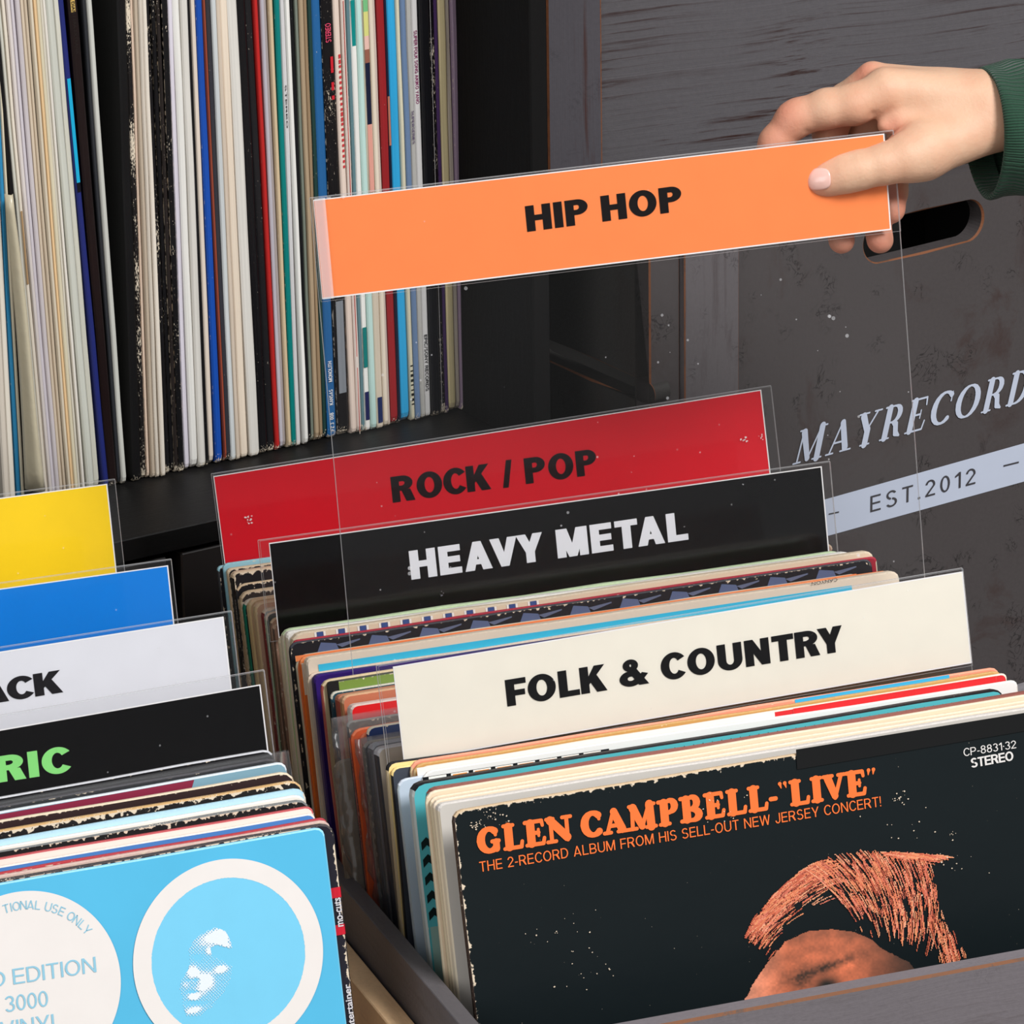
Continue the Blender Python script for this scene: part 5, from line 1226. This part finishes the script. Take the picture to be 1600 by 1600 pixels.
# ------------------------------------------------------------------ the hand holding the orange divider
hroot, hmw, hw_, hh_ = HIP
Pp = onplane(1395, 285, np.array(hmw.translation), np.array(hmw.to_3x3() @ Vector((0, 1, 0))))
D0 = float((Pp-CPOS)@VV); KM = D0/8.0               # mm per pixel at the sheet
def hand_sdf():
    """lengths in mm: x right, y up (picture), z towards the viewer; origin at pixel (1400, 200) on the sheet"""
    def m(px, py, z): return np.array([(px-1400)*KM, -(py-200)*KM, z])
    res = .95; lo = m(1170, 425, -66); hi = m(1665, 75, 30)
    nx, ny, nz = [int((hi[i]-lo[i])/res)+1 for i in range(3)]
    xs, ys, zs = [lo[i]+np.arange(n)*res for i, n in enumerate((nx, ny, nz))]
    BIG = 30.0
    def field(): return np.full((nx, ny, nz), BIG, np.float32)
    def cap(f, a, b, ra, rb, k, flat=1.0):
        a, b = np.array(a), np.array(b); R = max(ra, rb)+k+3
        l = np.minimum(a, b)-R; h = np.maximum(a, b)+R
        i0 = [max(0, int((l[i]-lo[i])/res)) for i in range(3)]; i1 = [min((nx, ny, nz)[i], int((h[i]-lo[i])/res)+2) for i in range(3)]
        X, Y, Z = np.meshgrid(xs[i0[0]:i1[0]], ys[i0[1]:i1[1]], zs[i0[2]:i1[2]], indexing='ij')
        ab = b-a; L2 = ab@ab+1e-9; t = np.clip(((X-a[0])*ab[0]+(Y-a[1])*ab[1]+(Z-a[2])*ab[2])/L2, 0, 1)
        d = np.sqrt((X-a[0]-t*ab[0])**2+(Y-a[1]-t*ab[1])**2+((Z-a[2]-t*ab[2])/flat)**2)-(ra+(rb-ra)*t)
        sl_ = tuple(slice(i0[i], i1[i]) for i in range(3)); o = f[sl_]
        hmx = np.clip(.5+.5*(o-d)/k, 0, 1); f[sl_] = (o*(1-hmx)+d*hmx-k*hmx*(1-hmx)).astype(np.float32)
    def chain(f, pts, k):
        for p, q2 in zip(pts, pts[1:]): cap(f, m(*p[:3]), m(*q2[:3]), p[3], q2[3], k)
    pal = field()
    cap(pal, m(1660, 178, -22), m(1545, 172, -20), 18.5, 17.0, 6)          # forearm and wrist
    cap(pal, m(1545, 172, -20), m(1480, 170, -22), 17.0, 17.5, 6)
    cap(pal, m(1545, 158, -18), m(1384, 138, -12), 13.5, 11.0, 7)          # index metacarpal
    cap(pal, m(1545, 152, -26), m(1366, 122, -26), 13.0, 8.2, 7)           # middle metacarpal
    cap(pal, m(1545, 160, -34), m(1392, 140, -38), 12.5, 8.5, 7)
    cap(pal, m(1545, 172, -40), m(1412, 168, -47), 11.5, 8.5, 7)
    cap(pal, m(1548, 196, -15), m(1440, 236, -2), 14.0, 14.4, 8)           # thumb base
    cap(pal, m(1500, 190, -20), m(1405, 186, -12), 14.0, 8.0, 8)           # web
    cap(pal, m(1540, 200, -34), m(1440, 215, -34), 12.0, 12.0, 7)          # heel
    cap(pal, m(1400, 170, -14), m(1383, 196, -9), 7.0, 4.2, 4)
    fin = field()
    ix = field(); chain(ix, [(1384, 143, -10, 11.2), (1335, 163, -9, 10.4), (1292, 170, -10, 10.1), (1250, 182, -12, 9.2), (1239, 188, -12.5, 8.9), (1212, 222, -14, 8.3), (1196, 262, -13, 7.6), (1192, 292, -11, 6.6)], 4)
    md = field(); chain(md, [(1362, 121, -24, 8.0), (1320, 160, -33, 9.4), (1296, 205, -33, 8.8), (1302, 285, -25, 7.9), (1309, 340, -15.5, 7.4), (1315, 376, -10, 6.9)], 3)
    rg = field(); chain(rg, [(1392, 140, -38, 8.6), (1358, 190, -44, 9.0), (1345, 225, -43, 8.6), (1362, 295, -32, 7.8), (1369, 340, -20, 7.4), (1375, 375, -13, 7.1)], 3)
    pk = field(); chain(pk, [(1412, 168, -47, 8.5), (1410, 215, -44, 8.0), (1401, 262, -36, 7.5), (1393, 300, -26, 8.2), (1391, 326, -16, 8.0)], 3)
    th = field(); chain(th, [(1440, 237, 0, 14.2), (1415, 246, 4, 12.4), (1380, 257, 7.5, 10.2), (1342, 266, 9.2, 9.9), (1318, 272, 9.4, 9.6), (1292, 279, 8.6, 8.7), (1279, 282, 8.0, 8.1)], 4)
    fing = np.minimum(np.minimum(ix, md), np.minimum(rg, pk))
    k = 3.0; h = np.clip(.5+.5*(pal-fing)/k, 0, 1); s = pal*(1-h)+fing*h-k*h*(1-h)
    k = 7.0; h = np.clip(.5+.5*(s-th)/k, 0, 1); s = s*(1-h)+th*h-k*h*(1-h)
    # creases
    def crease(a, b, r, dep):
        a, b = m(*a), m(*b); R = r+3
        l = np.minimum(a, b)-R; hh = np.maximum(a, b)+R
        i0 = [max(0, int((l[i]-lo[i])/res)) for i in range(3)]; i1 = [min((nx, ny, nz)[i], int((hh[i]-lo[i])/res)+2) for i in range(3)]
        X, Y, Z = np.meshgrid(xs[i0[0]:i1[0]], ys[i0[1]:i1[1]], zs[i0[2]:i1[2]], indexing='ij')
        ab = b-a; t = np.clip(((X-a[0])*ab[0]+(Y-a[1])*ab[1]+(Z-a[2])*ab[2])/(ab@ab), 0, 1)
        d = np.sqrt((X-a[0]-t*ab[0])**2+(Y-a[1]-t*ab[1])**2+(Z-a[2]-t*ab[2])**2)
        sl_ = tuple(slice(i0[i], i1[i]) for i in range(3)); s[sl_] += (dep*np.exp(-(d/r)**2)).astype(np.float32)
    for dx_ in (-8, 0, 8): crease((1336+dx_, 246, 17), (1344+dx_, 284, 16.5), 1.1, .55)
    crease((1389, 220, 5), (1412, 207, 4), 2.2, 1.0); crease((1362, 172, -3), (1368, 205, -3), 2.0, .9)
    crease((1250, 192, -4), (1262, 206, -7), 1.6, .6)
    for a_ in ((1324, 190), (1338, 196)): crease((a_[0]-14, a_[1]-4, -34), (a_[0]+16, a_[1]+5, -34), 1.2, .8)
    # surface nets
    g = s; sg = g < 0
    c8 = [sg[i:nx-1+i, j:ny-1+j, l_:nz-1+l_] for i in (0, 1) for j in (0, 1) for l_ in (0, 1)]
    any_ = np.logical_or.reduce(c8); all_ = np.logical_and.reduce(c8); act = any_ & ~all_
    cells = np.argwhere(act); idx = -np.ones(act.shape, np.int64); idx[act] = np.arange(len(cells))
    acc = np.zeros((len(cells), 3)); cnt = np.zeros(len(cells))
    co = [(i, j, l_) for i in (0, 1) for j in (0, 1) for l_ in (0, 1)]
    for a in range(8):
        for b in range(a+1, 8):
            if sum(abs(co[a][t]-co[b][t]) for t in range(3)) != 1: continue
            A = g[tuple((cells+co[a]).T)]; B = g[tuple((cells+co[b]).T)]; mk = (A < 0) != (B < 0)
            t = np.where(mk, A/(A-B+1e-12), 0)
            acc += mk[:, None]*(np.array(co[a])+(np.array(co[b])-np.array(co[a]))*t[:, None]); cnt += mk
    V = lo+(cells+acc/cnt[:, None])*res
    faces = []
    for ax in range(3):
        sh = [slice(None)]*3; s1 = list(sh); s1[ax] = slice(0, -1); s2 = list(sh); s2[ax] = slice(1, None)
        A = sg[tuple(s1)]; B = sg[tuple(s2)]; e = np.argwhere(A != B); u, v = (ax+1) % 3, (ax+2) % 3
        ok = (e[:, u] > 0) & (e[:, v] > 0) & (e[:, u] < (nx, ny, nz)[u]-1) & (e[:, v] < (nx, ny, nz)[v]-1); e = e[ok]
        q = []
        for du, dv in ((0, 0), (1, 0), (1, 1), (0, 1)):
            p = e.copy(); p[:, u] -= du; p[:, v] -= dv; q.append(idx[tuple(p.T)])
        q = np.stack(q, 1); inv = A[tuple(e.T)]; q[~inv] = q[~inv][:, ::-1]; faces.append(q)
    return V, np.concatenate(faces)
HV, HF = hand_sdf()
def tow(V):
    px = 1400+V[:, 0]/KM; py = 200-V[:, 1]/KM; d = D0-V[:, 2]/1000
    return CPOS+(RR*((px-800)/F)[:, None]-UU*((py-800)/F)[:, None]+VV)*d[:, None]
def skin_mat():
    m = bpy.data.materials.new('skin'); m.use_nodes = True; q = NT(m.node_tree); p = m.node_tree.nodes['Principled BSDF']
    tc = q.n('ShaderNodeTexCoord').outputs['Object']
    n1 = q.n('ShaderNodeTexNoise', {'Vector': tc, 'Scale': 34.0, 'Detail': 3.0}).outputs[0]
    n2 = q.n('ShaderNodeTexNoise', {'Vector': tc, 'Scale': 420.0, 'Detail': 4.0, 'Distortion': .4}).outputs[0]
    c = q.mix(q.m('MULTIPLY', q.m('SUBTRACT', n1, .40), 3.0, clamp=True), rgb((216, 174, 144)), rgb((208, 154, 124)))
    at = q.n('ShaderNodeVertexColor', layer_name='flush').outputs[0]
    c = q.mix(q.m('MULTIPLY', q.n('ShaderNodeSeparateColor', {0: at}).outputs[0], .75), c, rgb((214, 128, 104)))
    m.node_tree.links.new(c, p.inputs['Base Color']); p.inputs['Roughness'].default_value = .58
    p.inputs['Subsurface Weight'].default_value = .12; p.inputs['Subsurface Scale'].default_value = .004
    p.inputs['Subsurface Radius'].default_value = (1, .35, .2)
    b = q.n('ShaderNodeBump', {'Height': n2, 'Strength': .28, 'Distance': .0008}); m.node_tree.links.new(b.outputs[0], p.inputs['Normal'])
    return m
person = empty('person', Matrix.Translation(Vector(tow(np.array([[(1545-1400)*KM, 8.0, -20.0]]))[0])), 'person reaching in from the right, green cuff, thumb on the orange card', 'person')
pinv = person.matrix_world.inverted()
HW = tow(HV); HL_ = HW-np.array(person.matrix_world.translation)
hand = link('hand', HL_, [tuple(map(int, f)) for f in HF], skin_mat(), person, None, None, True)
sm = hand.modifiers.new('s', 'SMOOTH'); sm.factor = .5; sm.iterations = 5
fl = hand.data.color_attributes.new('flush', 'FLOAT_COLOR', 'POINT')
hp_ = np.stack([1400+HV[:, 0]/KM, 200-HV[:, 1]/KM, HV[:, 2]], 1)
fv = np.zeros(len(HV))
for cx, cy, cz, r_ in ((1283, 281, 8, 30), (1315, 385, -8, 34), (1375, 385, -10, 34), (1400, 320, -15, 40), (1235, 178, -10, 36), (1335, 190, -20, 40), (1350, 112, -20, 26), (1195, 250, -12, 50), (1395, 205, 0, 26), (1300, 200, -10, 24)):
    fv += np.exp(-(((hp_[:, 0]-cx)**2+(hp_[:, 1]-cy)**2+((hp_[:, 2]-cz)/KM)**2)/r_**2))
fa = np.ones((len(HV), 4)); fa[:, :3] = np.clip(fv, 0, 1)[:, None]; fl.data.foreach_set('color', fa.ravel())
# nails lie on the skin: find the surface by casting the view ray at it
bvh = BVHTree.FromPolygons([Vector(v) for v in HW], [tuple(map(int, f)) for f in HF])
M_NAIL = plain('fingernail', (236, 190, 178), .22, .6); M_NTIP = plain('nail_tip', (244, 226, 214), .3)
def nail(name, cx, cy, hw2, hh2, rot, lift=.45, mat=M_NAIL, n=14, e=3.0):
    vs, fs, ok = [], [], {}
    for j in range(n+1):
        for i in range(n+1):
            a, b = -1+2*i/n, -1+2*j/n
            # square to squircle
            L = max(abs(a), abs(b)); s_ = (abs(a)**e+abs(b)**e)**(1/e); f_ = L/s_ if s_ > 0 else 1
            x, y = a*f_*hw2, b*f_*hh2; c_, s2 = math.cos(rot), math.sin(rot)
            px, py = cx+x*c_-y*s2, cy+x*s2+y*c_
            r = ray(px, py); h = bvh.ray_cast(Vector(CPOS), Vector(r/np.linalg.norm(r)))
            q3 = 0
            while h[0] is None and q3 < 12:
                q3 += 1; px += 1.0; r = ray(px, py); h = bvh.ray_cast(Vector(CPOS), Vector(r/np.linalg.norm(r)))
            if h[0] is None: print('CHK nail miss', px, py); return None
            P = np.array(h[0])-VV*(lift*.001*(1-.35*max(abs(a), abs(b))**4)); vs.append(P-np.array(person.matrix_world.translation))
    for j in range(n):
        for i in range(n): a = j*(n+1)+i; fs.append((a, a+1, a+n+2, a+n+1))
    o = link(name, vs, fs, mat, person, None, None, True); md = o.modifiers.new('t', 'SOLIDIFY'); md.thickness = .0004; md.offset = 0; return o
nail('fingernail', 1279, 280, 19.0, 17.0, R_(-4))
# the sleeve: ribbed knit cuff
def cuff():
    ax0 = np.array([(1537-1400)*KM, -(205-200)*KM, -22.0]); ax1 = np.array([(1700-1400)*KM, -(196-200)*KM, -30.0])
    d = ax1-ax0; L = np.linalg.norm(d); d /= L
    up = np.array([-.15, 1.0, 0]); up -= d*(up@d); up /= np.linalg.norm(up); sd = np.cross(d, up)
    d2 = (d+np.array([0, 0, 0])); vs, fs = [], []
    n, mm = 160, 26
    def pt(t, a, r):
        # the mouth is cut so that its near side lies further right than its far side
        slant = 6.5*math.cos(a)
        rx, ry = (34.0, 30.0); w = 1+.04*math.sin(3*a+t*.2)
        rib = .35*math.cos(a*80)
        fold = 1.2*math.sin(t*.25+a*2)*min(1, t/20)
        c_ = ax0+d*(t+slant+(3.5 if t < 1 else 0)*0)
        return c_+up*(rx*w+r+rib+fold)*math.sin(a)+sd*(ry*w+r+rib+fold)*math.cos(a)
    prof = [(14, -3.2), (6, -3.4), (1.5, -2.8), (0, -1.4), (.4, -.2), (2, .6), (5, .8)]+[(9+6*i, .8-.5*(i > 1)) for i in range(14)]
    for t, r in prof:
        for i in range(n): vs.append(pt(t, 2*math.pi*i/n, r))
    for j in range(len(prof)-1):
        for i in range(n): a = j*n+i; b = j*n+(i+1) % n; fs.append((a, b, b+n, a+n))
    W_ = tow(np.array(vs))-np.array(person.matrix_world.translation)
    m = bpy.data.materials.new('green_knit'); m.use_nodes = True; q = NT(m.node_tree); p = m.node_tree.nodes['Principled BSDF']
    tc = q.n('ShaderNodeTexCoord').outputs['Object']
    n1 = q.n('ShaderNodeTexNoise', {'Vector': tc, 'Scale': 900.0, 'Detail': 3.0}).outputs[0]
    uvv = q.n('ShaderNodeVertexColor', layer_name='rib').outputs[0]
    rb = q.n('ShaderNodeSeparateColor', {0: uvv}).outputs[0]
    rb = q.m('ADD', .5, q.m('MULTIPLY', .5, q.m('SINE', q.m('MULTIPLY', rb, 2*math.pi*150))))
    c = q.mix(q.m('ADD', q.m('MULTIPLY', n1, .45), q.m('MULTIPLY', rb, .45)), rgb((8, 38, 26)), rgb((24, 76, 50)))
    m.node_tree.links.new(c, p.inputs['Base Color']); p.inputs['Roughness'].default_value = .85; p.inputs['Sheen Weight'].default_value = .1
    b = q.n('ShaderNodeBump', {'Height': q.m('ADD', rb, q.m('MULTIPLY', n1, .5)), 'Strength': .6, 'Distance': .0009}); m.node_tree.links.new(b.outputs[0], p.inputs['Normal'])
    o = link('sleeve', W_, fs, m, person, None, None, True); o['label'] = 'dark green ribbed knit sleeve cuff'
    ca = o.data.color_attributes.new('rib', 'FLOAT_COLOR', 'CORNER'); arr = []
    for j in range(len(prof)-1):
        for i in range(n):
            for kx in (i, i+1, i+1, i): arr += [kx/n, prof[j][0]/100, 0, 1]
    ca.data.foreach_set('color', arr)
cuff()
